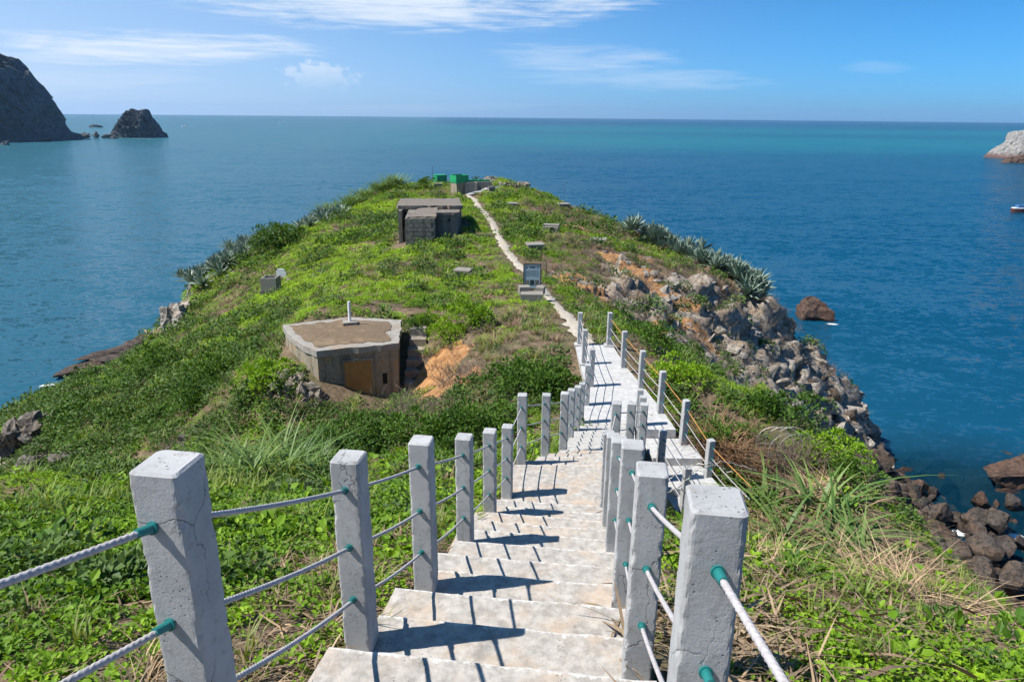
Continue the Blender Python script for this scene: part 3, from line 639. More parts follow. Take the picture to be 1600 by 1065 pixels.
BUNK1 = (cx_ > -9.3) & (cx_ < -3.5) & (cy_ > 22.3) & (cy_ < 27.4) & ~((cx_ < -7.6) & (cy_ < 23.6))
BUNK2 = (cx_ > -10.6) & (cx_ < -4.2) & (cy_ > 54.4) & (cy_ < 63.2)
free = (~on_stair) & (~BUNK1) & (~BUNK2) & (pd > 0.34+0.0065*cy_)
rocky = sstep(TR, 0.3, 0.7); earthy = sstep(TO+0.25*patch2, 0.35, 0.6); veg = free*(1-rocky)*(1-earthy)*(1-0.85*sstep(TBR, 0.4, 0.7))
litter = 0.62*np.clip(sstep(1.15-side, 0, 1.0)*(cy_ < 9)*(0.55+0.9*patch2)+world_blob([(1250, 830, 1.6), (1200, 760, 1.5), (1350, 850, 2.0), (1420, 900, 1.8), (1300, 760, 1.6), (1200, 930, 0.8), (1160, 1000, 0.5), (1480, 960, 1.0), (640, 880, 1.0), (450, 960, 1.0), (500, 1040, 0.7), (380, 1030, 0.6)]), 0, 1)
lush = world_blob([(300, 850, 2.0), (60, 880, 2.2), (150, 960, 1.4), (60, 780, 3), (450, 800, 1.5), (600, 780, 1.3), (1350, 1010, 1.0), (1280, 965, 0.6), (1500, 1030, 1.2)])
brown = world_blob([(700, 640, 1.6), (760, 560, 1.8), (720, 540, 1.8), (870, 540, 1.2), (500, 640, 1.2), (350, 640, 3), (300, 680, 3), (400, 440, 3.5), (360, 480, 4), (970, 440, 4), (930, 400, 3), (900, 380, 3),
                    (1000, 480, 4), (1060, 430, 4), (940, 350, 5), (860, 330, 5), (830, 500, 2), (1240, 700, 1.6), (1160, 560, 1.2), (560, 350, 3), (700, 300, 4), (1200, 480, 5), (1130, 440, 4), (620, 420, 3), (880, 420, 2.0)])
dark = world_blob([(120, 650, 7), (250, 640, 5), (330, 590, 4), (200, 600, 6), (300, 540, 3), (150, 700, 4), (60, 640, 6), (420, 600, 2), (620, 660, 2.2), (540, 660, 2), (820, 590, 1.6), (860, 600, 1.2), (740, 650, 1.5), (1050, 520, 2), (1100, 540, 2.2),
                   (1160, 580, 2), (1230, 650, 2), (1330, 740, 1.6), (1280, 680, 1.6), (560, 375, 2.0), (610, 345, 2.5), (500, 400, 1.6), (680, 640, 1.5), (1080, 620, 1.0), (1130, 700, 1.2), (1400, 790, 1.3)])
bright = world_blob([(560, 330, 7), (480, 400, 6), (540, 420, 5), (420, 470, 5), (600, 400, 5), (640, 340, 4), (350, 530, 4), (770, 320, 6), (450, 440, 4), (300, 850, 2.0), (60, 880, 2), (640, 440, 4)])
ridgeP = sstep(cy_, 24, 34)
size = np.interp(DIST, [2, 6, 12, 25, 50, 110], [0.085, 0.105, 0.165, 0.27, 0.46, 0.80])
mixn = patch*0.6+patch2*0.5
wc = veg*np.clip(0.70+0.22*sstep(-cx_, 2, 8)*(DIST > 14)+1.0*mixn+0.6*bright+0.5*lush-0.9*brown-0.55*dark-0.75*litter*(DIST < 14), 0.06, 1.3)
p, n, t = sample(wc*1.05/size**2*0.62*(DIST < 11)); s = size[t]*rng.uniform(.6, 1.5, len(t))
scatter('creeper_leaves', p, n, s, 0.25+1.0*patch[t]+0.6*patch2[t]+0.35*dark[t]-0.3*bright[t], PR['creep_near'], 'bright green leafy creeper covering the slope beside the stairs', 'creeper', 0.5)
print('creeper', len(p))
p, n, t = sample(wc/size**2*0.62*(DIST >= 11)); s = size[t]*rng.uniform(.6, 1.45, len(t))*(1+0.35*patch2[t])
scatter('creeping_ground_cover', p, n, s, 0.40+1.1*patch[t]+0.5*patch2[t]+0.3*dark[t]-0.6*bright[t]+0.15*(cx_[t] > 0), PR['creep_mid'], 'low green ground cover carpeting the headland ridge', 'ground cover', 0.7)
print('cover', len(p))
PR['weed'] = collect('weed', [clump(90+s, 16, 0.8, 1.25, 0.55, 0.36, True, (5, 60)) for s in range(4)])
p, n, t = sample(veg*np.clip(0.35+0.9*n2(cx_, cy_, 1.3, 91), 0, 1)*3.2*(DIST < 15)); s = rng.uniform(.12, .26, len(t))
s = s*np.clip(DIST[t]/6.5, 0.4, 1.0)
scatter('leafy_weeds', p, n, s, 0.5+0.6*rng.normal(0, 1, len(t)), PR['weed'], 'broad-leaved weeds standing up among the creeper', 'weeds', 0.2)
ws = veg*np.clip(0.9*dark+0.35*mixn+0.10-0.4*litter, 0, 1)+0.16*rocky*free*sstep(patch2, -0.1, 0.4)*(TCN[:, 2] > 9)
ssz = np.interp(DIST, [2, 10, 25, 60, 110], [0.16, 0.26, 0.42, 0.75, 1.1])
p, n, t = sample(ws*0.85/ssz**2*(DIST > 4.5)); s = ssz[t]*rng.uniform(.55, 1.5, len(t))*(1+0.3*patch[t])
scatter('shrub_foliage', p, n, s, 0.25+0.9*patch2[t], PR['shrub'], 'dark green low scrub growing in mounds over the slopes', 'scrub', 0.35, 0.15)
print('shrub', len(p))
gz_ = np.interp(DIST, [2, 10, 25, 60, 110], [0.28, 0.40, 0.55, 0.8, 1.0])
wg = veg*np.clip(0.30+0.8*n2(cx_, cy_, 2.5, 81)+0.4*world_blob([(740, 490, 2), (700, 530, 2), (800, 500, 2.5), (930, 510, 1.5), (1350, 800, 1.5), (1180, 800, 1.2), (420, 760, 1.5), (160, 770, 2.0)]), 0.03, 1)
p, n, t = sample(wg*0.55/gz_**2); s = gz_[t]*rng.uniform(.5, 1.2, len(t))
scatter('green_grass', p, n, s, 0.15+0.8*np.clip(brown[t]+litter[t]+patch[t], 0, 1), PR['grass'], 'tufts of green grass among the creepers', 'grass', 0.3)
print('grass', len(p))
wd = free*(1-0.6*rocky)*(1-0.7*earthy)*np.clip(1.0*brown+0.25*(patch3 > 0.1)*ridgeP+0.4*mixn*brown+0.35*litter*(DIST < 12)+0.05+0.22*sstep(patch2+0.5*patch, 0.0, 0.5)*(DIST > 12)*(1-0.7*bright), 0, 1)
wd = np.clip(wd+0.55*veg*np.clip(0.55-wc, 0, 1)*(DIST > 9), 0, 1)
p, n, t = sample(wd*0.75/gz_**2); s = gz_[t]*rng.uniform(.35, 0.9, len(t))
scatter('dry_grass', p, n, s, 0.5+0.8*patch2[t]-0.6*litter[t], PR['drygrass'], 'withered brown grass patches on the ridge', 'dry grass', 0.3)
print('dry', len(p))
p, n, t = sample(free*np.clip(brown*0.9+0.3*dark+0.5*rocky*(patch2 > -0.1)*(TCN[:, 2] > 8), 0, 1)*0.5/gz_**2*(DIST > 5)); s = gz_[t]*rng.uniform(.5, 1.15, len(t))
scatter('dry_twigs', p, n, s, rng.random(len(t)), PR['twig'], 'bare grey brown twigs sticking out of the scrub', 'twigs', 0.3)
p, n, t = sample(free*np.clip(litter*(0.6+1.4*patch2)+0.05, 0, 1)*40*(DIST < 13)*(side > 0.22)); s = 0.26*rng.uniform(.5, 1.5, len(t))*np.where(p[:, 0] > 1, 1.5, 1.0)
scatter('dead_grass_litter', p, n, s, rng.random(len(t))*0.7, PR['straw'], 'dead straw and grass litter lying beside the steps', 'litter', 0.9)
print('straw', len(p))

RUB = collect('rubble', [])
# ------------------------------------------------------------------ sea
def sea_mat():
    m, t = mat('sea_water'); o = t.pos()
    x, y, z = t.sep(o)
    band = t.noise(t.comb(t.m('MULTIPLY', x, 0.00035), t.m('MULTIPLY', y, 0.0016)), 1.0, 4, 0.55, 0.3)
    shoal = t.m('MULTIPLY', t.ss(y, 450, 1000), t.ss(y, 1700, 3600, 1.0, 0.0))
    c = t.mix(t.ss(band, 0.35, 0.65), (0.000, 0.046, 0.100), (0.000, 0.062, 0.122))
    c = t.mix(t.m('MULTIPLY', shoal, t.ss(band, 0.30, 0.60)), c, (0.002, 0.112, 0.140))
    c = t.mix(t.m('MULTIPLY', t.ss(t.m('SUBTRACT', x, t.m('MULTIPLY', y, -0.10)), 120, -160), 0.8), c, (0.034, 0.120, 0.158))  # paler towards the left: the bright sky's reflection is put into the water colour
    dx = t.m('SUBTRACT', x, 42.0); dy = t.m('SUBTRACT', y, 46.0)
    sh = t.ss(t.m('ADD', t.m('SQRT', t.m('ADD', t.m('MULTIPLY', dx, dx), t.m('MULTIPLY', dy, dy))), t.m('MULTIPLY', t.noise(o, 0.12, 3), 8.0)), 13, 30, 1.0, 0.0)
    sx, sy = None, None                           # wave slopes: chop, waves and swell
    for sc_, amp, det in (((1.1, 1.7, 1), 0.90, 3), ((0.30, 0.48, 1), 0.66, 3), ((0.07, 0.13, 1), 0.36, 3), ((0.008, 0.022, 1), 0.22, 3)):
        r_, g_, _ = t.sep(t.noise(t.mapv(o, sc_, rot=(0, 0, 0.22)), 1.0, det, 0.55, 0.3, out=1))
        r_ = t.m('MULTIPLY', t.m('SUBTRACT', r_, 0.5), amp*0.7); g_ = t.m('MULTIPLY', t.m('SUBTRACT', g_, 0.5), amp)
        sx = r_ if sx is None else t.m('ADD', sx, r_); sy = g_ if sy is None else t.m('ADD', sy, g_)
    nv = t.new('ShaderNodeVectorMath', operation='NORMALIZE'); t.l.new(t.comb(sx, sy, 1.0), nv.inputs[0]); nb = nv.outputs[0]
    # a rough sea never mirrors fully at grazing angles: waves hide one another
    fr = t.new('ShaderNodeFresnel'); fr.inputs[0].default_value = 1.33; t.l.new(nb, fr.inputs[1])
    df = t.new('ShaderNodeBsdfDiffuse'); t.put(df.inputs[0], c)
    gl = t.new('ShaderNodeBsdfGlossy'); gl.inputs['Roughness'].default_value = 0.13; t.l.new(nb, gl.inputs['Normal'])
    b = t.new('ShaderNodeMixShader'); t.put(b.inputs[0], t.m('MINIMUM', t.m('MULTIPLY', fr.outputs[0], 0.75), 0.34)); t.l.new(df.outputs[0], b.inputs[1]); t.l.new(gl.outputs[0], b.inputs[2])
    tr = t.new('ShaderNodeBsdfTransparent'); tr.inputs[0].default_value = (0.42, 0.72, 0.75, 1)
    mx = t.new('ShaderNodeMixShader'); t.put(mx.inputs[0], t.m('MULTIPLY', sh, 0.72)); t.l.new(b.outputs[0], mx.inputs[1]); t.l.new(tr.outputs[0], mx.inputs[2])
    t.l.new(mx.outputs[0], t.new('ShaderNodeOutputMaterial').inputs[0]); return m
bm = bmesh.new(); ring = [bm.verts.new((11000*math.cos(a), 11000*math.sin(a), 0)) for a in np.linspace(0, 2*math.pi, 160, endpoint=False)]
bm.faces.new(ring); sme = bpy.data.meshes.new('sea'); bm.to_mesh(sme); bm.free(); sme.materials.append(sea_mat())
tag(obj('sea', sme), 'blue sea stretching out to the horizon', 'sea', kind='structure')

# ------------------------------------------------------------------ stairs and walkway
def slab(name, a, b, c, d, z, thick, material, parent, seed, nu=16, edge_w=0.055, warp=0.008):
    """a tread: a,b = near corners (left, right), c,d = far corners (right, left); the far lip is worn"""
    a, b, c, d = [np.array(p, float) for p in (a, b, c, d)]; r = np.random.default_rng(seed)
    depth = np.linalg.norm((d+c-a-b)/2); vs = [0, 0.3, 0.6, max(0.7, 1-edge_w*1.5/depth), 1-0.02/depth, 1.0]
    V, E_ = [], []
    un = np.cumsum(r.normal(0, 1, nu+1)); un = (un-np.linspace(un[0], un[-1], nu+1)); un = un/(np.abs(un).max()+1e-6)*0.010+r.normal(0, .002, nu+1)
    fw = (d-a)/np.linalg.norm(d-a)
    for iv, v in enumerate(vs):
        for iu in range(nu+1):
            u = iu/nu; p = (a*(1-u)+b*u)*(1-v)+(d*(1-u)+c*u)*v
            zz_ = z+r.normal(0, warp*0.4)
            if v > 0.65: p = p+fw*un[iu]*(v-0.65)/0.35
            if iv == 5: zz_ -= 0.014+abs(r.normal(0, .006))
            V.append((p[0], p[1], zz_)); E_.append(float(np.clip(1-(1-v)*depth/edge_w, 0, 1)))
    n = nu+1; Fc = [(i*n+j, i*n+j+1, (i+1)*n+j+1, (i+1)*n+j) for i in range(5) for j in range(nu)]
    top = len(V); rim = list(range(n))+[i*n+nu for i in range(1, 6)]+[5*n+j for j in range(nu-1, -1, -1)]+[i*n for i in range(4, 0, -1)]
    for k in rim: V.append((V[k][0], V[k][1], z-thick)); E_.append(E_[k]*0.6)
    m_ = len(rim); Fc += [(rim[i], top+i, top+(i+1) % m_, rim[(i+1) % m_]) for i in range(m_)]
    me_ = mesh(name, V, Fc, material, False)
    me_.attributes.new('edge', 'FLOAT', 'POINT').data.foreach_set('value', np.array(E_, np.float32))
    return obj(name, me_, parent)
stairs = tag(empty('stairway', (0, 2.6, 29.4)), 'long weathered concrete stairway descending between two rows of posts', 'stairs')
stairs.location = (0, 0, 0)
NC = lambda i: np.array([-0.05+0.06*(i-1), 2.685+0.5285*(i-1)])
ND = np.array([math.cos(math.radians(7.0)), -math.sin(math.radians(7.0))])
lvl = lambda i: 32-(2.54+0.235*(i-1))
def nos(i, ext=0.0, h=0.76): return NC(i)-ND*(h+ext), NC(i)+ND*h
rs = np.random.default_rng(3)
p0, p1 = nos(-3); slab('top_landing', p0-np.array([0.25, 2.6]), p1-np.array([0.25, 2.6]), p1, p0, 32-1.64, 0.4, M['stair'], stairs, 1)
for i in range(-2, 12):
    ext = [0.0, 0.16, 0.03, 0.14, 0.02, 0.10][i % 6]*rs.uniform(0.6, 1.1)
    a, b = nos(i-1, ext); d, c = nos(i, ext*0.7); n_ = np.array([-ND[1], ND[0]])
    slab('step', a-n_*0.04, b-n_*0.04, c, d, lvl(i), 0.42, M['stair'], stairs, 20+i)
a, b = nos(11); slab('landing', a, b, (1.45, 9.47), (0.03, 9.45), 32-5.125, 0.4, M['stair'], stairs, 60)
ys = [9.46, 9.9, 10.33, 10.76, 11.2]+[11.2+0.4875*k for k in range(1, 9)]
lx = lambda y: np.interp(y, [9.46, 11.2, 15.1], [0.03, 0.90, 1.66]); rx = lambda y: np.interp(y, [9.46, 11.2, 15.1], [1.45, 2.28, 2.98])
for k in range(12):
    y0_, y1_ = ys[k], ys[k+1]
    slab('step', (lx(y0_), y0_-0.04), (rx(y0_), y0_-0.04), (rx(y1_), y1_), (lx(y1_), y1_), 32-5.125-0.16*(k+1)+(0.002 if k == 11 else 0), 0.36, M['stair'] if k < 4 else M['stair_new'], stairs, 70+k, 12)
WZ = 32-7.05
walk = MB().prism([(1.66, 15.06), (2.99, 15.06), (3.02, 14.77), (3.92, 14.77), (3.84, 15.74), (3.64, 17.36), (3.40, 19.0), (3.26, 21.15), (2.05, 21.2), (2.05, 17.5), (1.80, 16.2)], WZ-0.22, WZ).build('walkway', M['walk'])
tag(walk, 'pale concrete walkway at the foot of the stairs with a side platform', 'walkway', kind='structure')
ramp = tag(empty('side_steps'), 'lower concrete side steps turning off right of the walkway', 'steps')
for k, (y0_, y1_, dz) in enumerate(((14.75, 13.75, 7.27), (13.78, 12.75, 7.46), (12.78, 11.7, 7.65), (11.73, 10.6, 7.86), (10.63, 9.5, 8.06))):
    xl = lambda y: np.interp(y, [9.5, 12, 14.75], [3.75, 3.42, 3.06]); xr = lambda y: np.interp(y, [9.5, 12, 14.75], [5.0, 4.62, 4.12])
    MB().prism([(xl(y1_), y1_), (xr(y1_), y1_), (xr(y0_), y0_), (xl(y0_), y0_)], 32-dz-0.3, 32-dz).build('step', M['walk'], ramp)

# ------------------------------------------------------------------ post and rope railings
PW = 0.146
def post_mesh(H, seed):
    r = np.random.default_rng(seed); hw = PW/2; ch = 0.008; V, Fc = [], []
    prof = []
    for sx, sy in ((-1, -1), (1, -1), (1, 1), (-1, 1)):
        cx, cy = sx*hw, sy*hw
        q = [(cx, cy-sy*ch), (cx-sx*ch, cy)]
        if sx*sy < 0: q = q[::-1]
        prof += q
    pr_ = []                                      # points along each face, close to the edges too, so that chips stay small
    for k in range(8):
        pr_.append((prof[k], 2))
        if k % 2 == 1:
            a, b = prof[k], prof[(k+1) % 8]
            for f, w_ in ((0.06, 1), (0.14, 0), (0.5, 0), (0.86, 0), (0.94, 1)): pr_.append(((a[0]*(1-f)+b[0]*f, a[1]*(1-f)+b[1]*f), w_))
    n = len(pr_); rings = [-0.35]+list(np.linspace(0, H-0.02, max(8, int(H/0.022))))+[H-ch, H]
    chip = np.zeros((len(rings), 4))
    for c in range(4):
        for _ in range(6):
            z0 = r.integers(1, len(rings)); chip[max(0, z0-1):z0+1+r.integers(0, 2), c] += r.uniform(.001, .0042)
    for zi, z in enumerate(rings):
        inset = 0.0 if zi < len(rings)-1 else ch
        for pi, ((x, y), corner) in enumerate(pr_):
            c = ((pi+3)//7) % 4
            j = abs(r.normal(0, .0010)) if corner == 2 else 0.0
            j += min(chip[zi, c], .012)*(1.0 if corner == 2 else 0.35 if corner == 1 else 0.0)
            k = 1-(inset+j)/hw; V.append((x*k, y*k, z-(abs(r.normal(0, .0010)) if zi == len(rings)-1 else 0)))
    for i in range(len(rings)-1):
        for j in range(n): Fc.append((i*n+j, i*n+(j+1) % n, (i+1)*n+(j+1) % n, (i+1)*n+j))
    Fc.append(tuple(range((len(rings)-1)*n, len(rings)*n)))
    return mesh('post', V, Fc, M['post'])
sl = MB(); sl.tube([(0, 0, 0), (0, 0, 0.008)], 0.0195, 14); sl.tube([(0, 0, 0.007), (0, 0, 0.058)], [0.0148, 0.0132], 14)
SLEEVE = mesh('sleeve', sl.v, sl.f, M['teal'])
def rope_mesh(A, B, sag, near, material):
    A, B = np.array(A), np.array(B); L = np.linalg.norm(B-A); n = max(8, int(L/(0.0042 if near else 0.12))); pts = []
    for i in range(n+1):
        t_ = i/n; p = A+(B-A)*t_; p[2] -= sag*4*t_*(1-t_); pts.append(p)
    if not near: mb = MB().tube(pts, 0.0095, 6); return mesh('rope', mb.v, mb.f, material, True)
    V, Fc, m_ = [], [], 15
    for i, p in enumerate(pts):
        t_ = pts[min(i+1, n)]-pts[max(i-1, 0)]; t_ = t_/np.linalg.norm(t_); a = np.cross(t_, (0, 0, 1.0)); a /= np.linalg.norm(a); b = np.cross(a, t_)
        tw = i*L/n/0.020*2*math.pi
        for j in range(m_):
            an = 2*math.pi*j/m_; rr = 0.0098*(1+0.22*abs(math.cos(1.5*(an-tw/3)))-0.12); V.append(p+(a*math.cos(an)+b*math.sin(an))*rr)
    Fc = [(i*m_+j, i*m_+(j+1) % m_, (i+1)*m_+(j+1) % m_, (i+1)*m_+j) for i in range(n) for j in range(m_)]
    return mesh('rope', V, Fc, material, True)
def railing(label, posts, ropes=(0.84, 0.56, 0.29), orange_top=False, sag=0.013, skip=()):
    root = tag(empty('rope_railing'), label, 'railing'); seed = abs(hash(label)) % 1000
    for i, (x, y, d, H, rz) in enumerate(posts):
        if i in skip: continue
        p = obj('post', post_mesh(H, 100+i+len(posts)*7), root, (x, y, 32-d), (0, 0, rz)); p['_i'] = i
        for sgn, q in ((-1, posts[i-1] if i > 0 else None), (1, posts[i+1] if i+1 < len(posts) else None)):
            if q is None: continue
            for h in ropes:
                a = np.array([x, y, 32-d+h*H]); b = np.array([q[0], q[1], 32-q[2]+h*q[3]]); dr = (b-a)/np.linalg.norm(b-a); dr[2] -= 4*sag/np.linalg.norm(b-a)*0.6
                dr /= np.linalg.norm(dr); hz = Vector(dr); loc = a+dr*(PW/2*1.03/max(abs(dr[0]*math.cos(rz)+dr[1]*math.sin(rz)), abs(-dr[0]*math.sin(rz)+dr[1]*math.cos(rz))))
                s_o = obj('sleeve', SLEEVE); s_o.parent = p
                mw = Matrix.Translation(Vector(loc)) @ hz.to_track_quat('Z', 'Y').to_matrix().to_4x4()
                s_o.matrix_local = (Matrix.Translation((x, y, 32-d)) @ Matrix.Rotation(rz, 4, 'Z')).inverted() @ mw
    for i in range(len(posts)-1):
        for k, h in enumerate(ropes):
            A_, B_ = posts[i], posts[i+1]; a = (A_[0], A_[1], 32-A_[2]+h*A_[3]); b = (B_[0], B_[1], 32-B_[2]+h*B_[3])
            obj('rope', rope_mesh(a, b, sag*(1.0+0.5*((i*3+k) % 3)), max(A_[1], B_[1]) < 3.3, M['rope_orange'] if (orange_top and k == 0) else M['rope']), root)
    return root
T8 = math.radians(-8)
left_posts = [(-1.42, 0.50, 1.70, 1.12, T8), (-0.967, 1.713, 2.10, 1.17, T8), (-0.81, 3.05, 2.795, 1.18, T8), (-0.60, 4.12, 3.265, 1.21, T8), (-0.43, 5.65, 3.97, 1.19, T8), (-0.25, 7.26, 4.675, 1.18, T8), (-0.05, 8.52, 5.14, 1.11, T8),
              (0.17, 9.77, 5.305, 1.22, T8*0.5), (0.60, 10.82, 5.62, 1.10, -0.10), (0.96, 11.35, 5.80, 1.09, -0.15), (1.21, 12.74, 6.28, 1.07, -0.2), (1.47, 14.04, 6.73, 1.06, -0.2), (1.68, 15.11, 7.05, 1.03, -0.15),
              (1.93, 16.20, 7.05, 1.10, -0.1), (2.18, 17.48, 7.05, 1.08, 0.0), (2.16, 19.23, 7.05, 1.08, 0.0), (2.18, 21.01, 7.05, 1.10, 0.0)]
right_posts = [(0.50, 0.08, 1.66, 1.03, T8), (0.537, 1.562, 2.10, 1.16, T8), (0.665, 2.86, 2.795, 1.23, T8), (0.79, 3.99, 3.265, 1.26, T8), (0.99, 5.64, 3.97, 1.18, T8), (1.12, 6.77, 4.44, 1.14, T8), (1.31, 8.29, 5.145, 1.14, T8),
               (1.59, 9.5, 5.14, 1.05, -0.12), (1.99, 10.4, 5.52, 1.04, -0.2), (2.41, 11.4, 5.87, 0.94, -0.2), (2.71, 13.0, 6.42, 0.96, -0.2), (3.05, 15.0, 7.05, 0.93, -0.1)]
walk_posts = [(3.13, 20.97, 7.05, 1.12, 0.10), (3.29, 18.99, 7.05, 1.12, 0.10), (3.53, 17.37, 7.05, 1.08, 0.10), (3.73, 15.74, 7.05, 1.11, 0.12), (4.02, 14.47, 7.27, 1.11, 0.2), (4.31, 13.30, 7.48, 0.90, 0.2), (4.75, 11.9, 7.75, 1.0, 0.25)]
low_posts = [(3.23, 13.2, 7.46, 1.14, 0.1), (3.48, 12.0, 7.65, 1.11, 0.1), (3.75, 10.8, 7.86, 1.05, 0.1)]
railing('left railing of concrete posts and ropes along the stairway', left_posts)
railing('right railing of concrete posts and ropes along the stairway', right_posts)
railing('railing with orange top rope on the seaward side of the walkway', walk_posts, orange_top=True, skip=(6,))
railing('short low railing beside the side steps right of the walkway', low_posts)
for x, y in ((2.18, 19.23), (2.18, 21.01), (3.13, 20.97)):
    o = MB().box(x, y, WZ-0.02, 0.30, 0.30, 0.14).build('post_footing', M['walk'], walk)

# ------------------------------------------------------------------ foot path along the ridge
pv, w_ = [], []
cl_ = []
for a, b in zip(path_pts[:-1], path_pts[1:]):
    for f in np.linspace(0, 1, 9)[:-1]: cl_.append(np.array(a[:2])*(1-f)+np.array(b[:2])*f)
cl_.append(np.array(path_pts[-1][:2])); cl_.insert(0, np.array([2.65, 21.0]))
cl_ = np.array(cl_); tn = np.gradient(cl_, axis=0); tn /= np.linalg.norm(tn, axis=1)[:, None]; sd = np.stack([-tn[:, 1], tn[:, 0]], 1)
rp = np.random.default_rng(9); V_, F_ = [], []
for i, q in enumerate(cl_):
    hw = 0.31*(1+0.18*rp.normal())*np.interp(q[1], [21, 30, 60, 95], [1.0, 0.85, 1.15, 1.0]); hw = max(0.2, hw)
    for f in (-1, -0.4, 0.4, 1):
        e = q+sd[i]*hw*f*(1+0.12*rp.normal()); V_.append((e[0], e[1], max(base_z(e[0], e[1])+(0.11 if abs(f) < 1 else 0.05)+0.015*rp.normal(), (WZ-0.03 if q[1] < 22.5 else -9))))
for i in range(len(cl_)-1):
    for k in range(3): a = i*4+k; F_.append((a, a+4, a+5, a+1))
tag(obj('footpath', mesh('footpath', V_, F_, M['path'], False)), 'narrow worn concrete footpath winding along the ridge', 'footpath', kind='structure')

# ------------------------------------------------------------------ near bunker
RZ = 32-8.0
roof_poly = [(-9.16, 26.08), (-8.72, 25.15), (-8.15, 24.25), (-7.6, 23.55), (-6.96, 22.93), (-4.18, 23.88), (-4.56, 26.9), (-6.8, 27.3)]
def inset(poly, k):
    c = np.mean(poly, 0); return [tuple(np.array(p)+(c-np.array(p))/np.linalg.norm(c-np.array(p))*k) for p in poly]
b1 = tag(empty('bunker'), 'low concrete bunker with a boarded doorway and curved left wall', 'bunker')
MB().prism(inset(roof_poly, 0.07), RZ-3.2, RZ-0.25).build('wall', M['oldwall'], b1)
rf = MB().rough_prism(roof_poly, RZ-0.252, RZ, 4, 0.02, 0.2).build('roof', M['old'], b1)
def patch_sheet(name, poly, z, material, parent, seed, hgt=0.06, n=6, m_=56):
    """an uneven skin of soil inside a polygon, ragged at its rim"""
    r = np.random.default_rng(seed); c = np.mean(poly, 0); P_ = [np.array(q) for q in poly]; R_ = []
    for j in range(m_):
        d = np.array([math.cos(j/m_*2*math.pi), math.sin(j/m_*2*math.pi)]); best = 9.0
        for i in range(len(P_)):
            a, e = P_[i], P_[(i+1) % len(P_)]-P_[i]; den = d[0]*e[1]-d[1]*e[0]
            if abs(den) < 1e-6: continue
            t_ = ((a-c)[0]*e[1]-(a-c)[1]*e[0])/den; u_ = ((a-c)[0]*d[1]-(a-c)[1]*d[0])/den
            if t_ > 0 and 0 <= u_ <= 1: best = min(best, t_)
        R_.append(best)
    R_ = np.array(R_)*(1-np.abs(fbm(np.stack([np.cos(np.arange(m_)/m_*6.283)*3, np.sin(np.arange(m_)/m_*6.283)*3, np.zeros(m_)], 1), 4, seed))*0.35-0.02)
    V, Fc = [], []
    for k in range(n):
        s = 1-k/n
        for j in range(m_): V.append((c[0]+math.cos(j/m_*2*math.pi)*R_[j]*s, c[1]+math.sin(j/m_*2*math.pi)*R_[j]*s, z+hgt*(1-s**3)+(abs(r.normal(0, .014)) if k else 0)))
    V.append((c[0], c[1], z+hgt))
    for k in range(n-1):
        for j in range(m_): Fc.append((k*m_+j, k*m_+(j+1) % m_, (k+1)*m_+(j+1) % m_, (k+1)*m_+j))
    for j in range(m_): Fc.append(((n-1)*m_+j, (n-1)*m_+(j+1) % m_, len(V)-1))
    return obj(name, mesh(name, V, Fc, material, True), parent)
M['roofsoil'] = concrete('roof_soil', (0.155, 0.112, 0.072), (0.06, 0.048, 0.032), (0.25, 0.18, 0.115), 0.8, 0.6, 0.8, 0.8, 0.8)
patch_sheet('soil_cover', inset(roof_poly, 0.22), RZ+0.012, M['roofsoil'], rf, 4)
fl, fr = np.array([-6.96, 22.93]), np.array([-4.18, 23.88]); fd = (fr-fl)/np.linalg.norm(fr-fl); fn = np.array([fd[1], -fd[0]]); frz = math.atan2(fd[1], fd[0])
def on_front(u, out): return fl+fd*u+fn*out
u = on_front(1.42, -0.03); MB().box(u[0], u[1], RZ-1.42, 0.98, 0.05, 1.75, frz).build('door_board', M['ply'], b1)
for du, wd, hz, zc in ((0.90, 0.07, 1.78, -1.40), (1.94, 0.07, 1.78, -1.40)):
    u = on_front(du, -0.025); MB().box(u[0], u[1], RZ+zc, wd, 0.06, hz, frz).build('door_jamb', M['oldwall'], b1)
u = on_front(1.42, -0.022); MB().box(u[0], u[1], RZ-0.50, 1.12, 0.07, 0.09, frz).build('door_lintel', M['oldwall'], b1)
u = on_front(2.38, -0.05); MB().box(u[0], u[1], RZ-1.35, 0.16, 0.05, 0.42, frz).build('vent_slot', M['dark'], b1)
vp = MB().box(-6.45, 26.0, RZ+0.10, 0.55, 0.5, 0.2, 0.3).build('vent_base', M['old'], b1)
MB().tube([(-6.45, 26.0, RZ+0.2), (-6.44, 26.0, RZ+1.0)], 0.055, 10).build('vent_pipe', M['white'], vp)
ssp = tag(empty('bunker_steps'), 'shaded stone steps going down beside the low bunker', 'steps')
for k in range(6):
    yk = 26.7-k*0.42; MB().box(-3.82+0.02*(k % 2), yk, RZ-0.25-0.3*k-0.3, 0.66, 0.5, 0.6, 0.04*(k % 3-1)).build('step', M['old'], ssp)

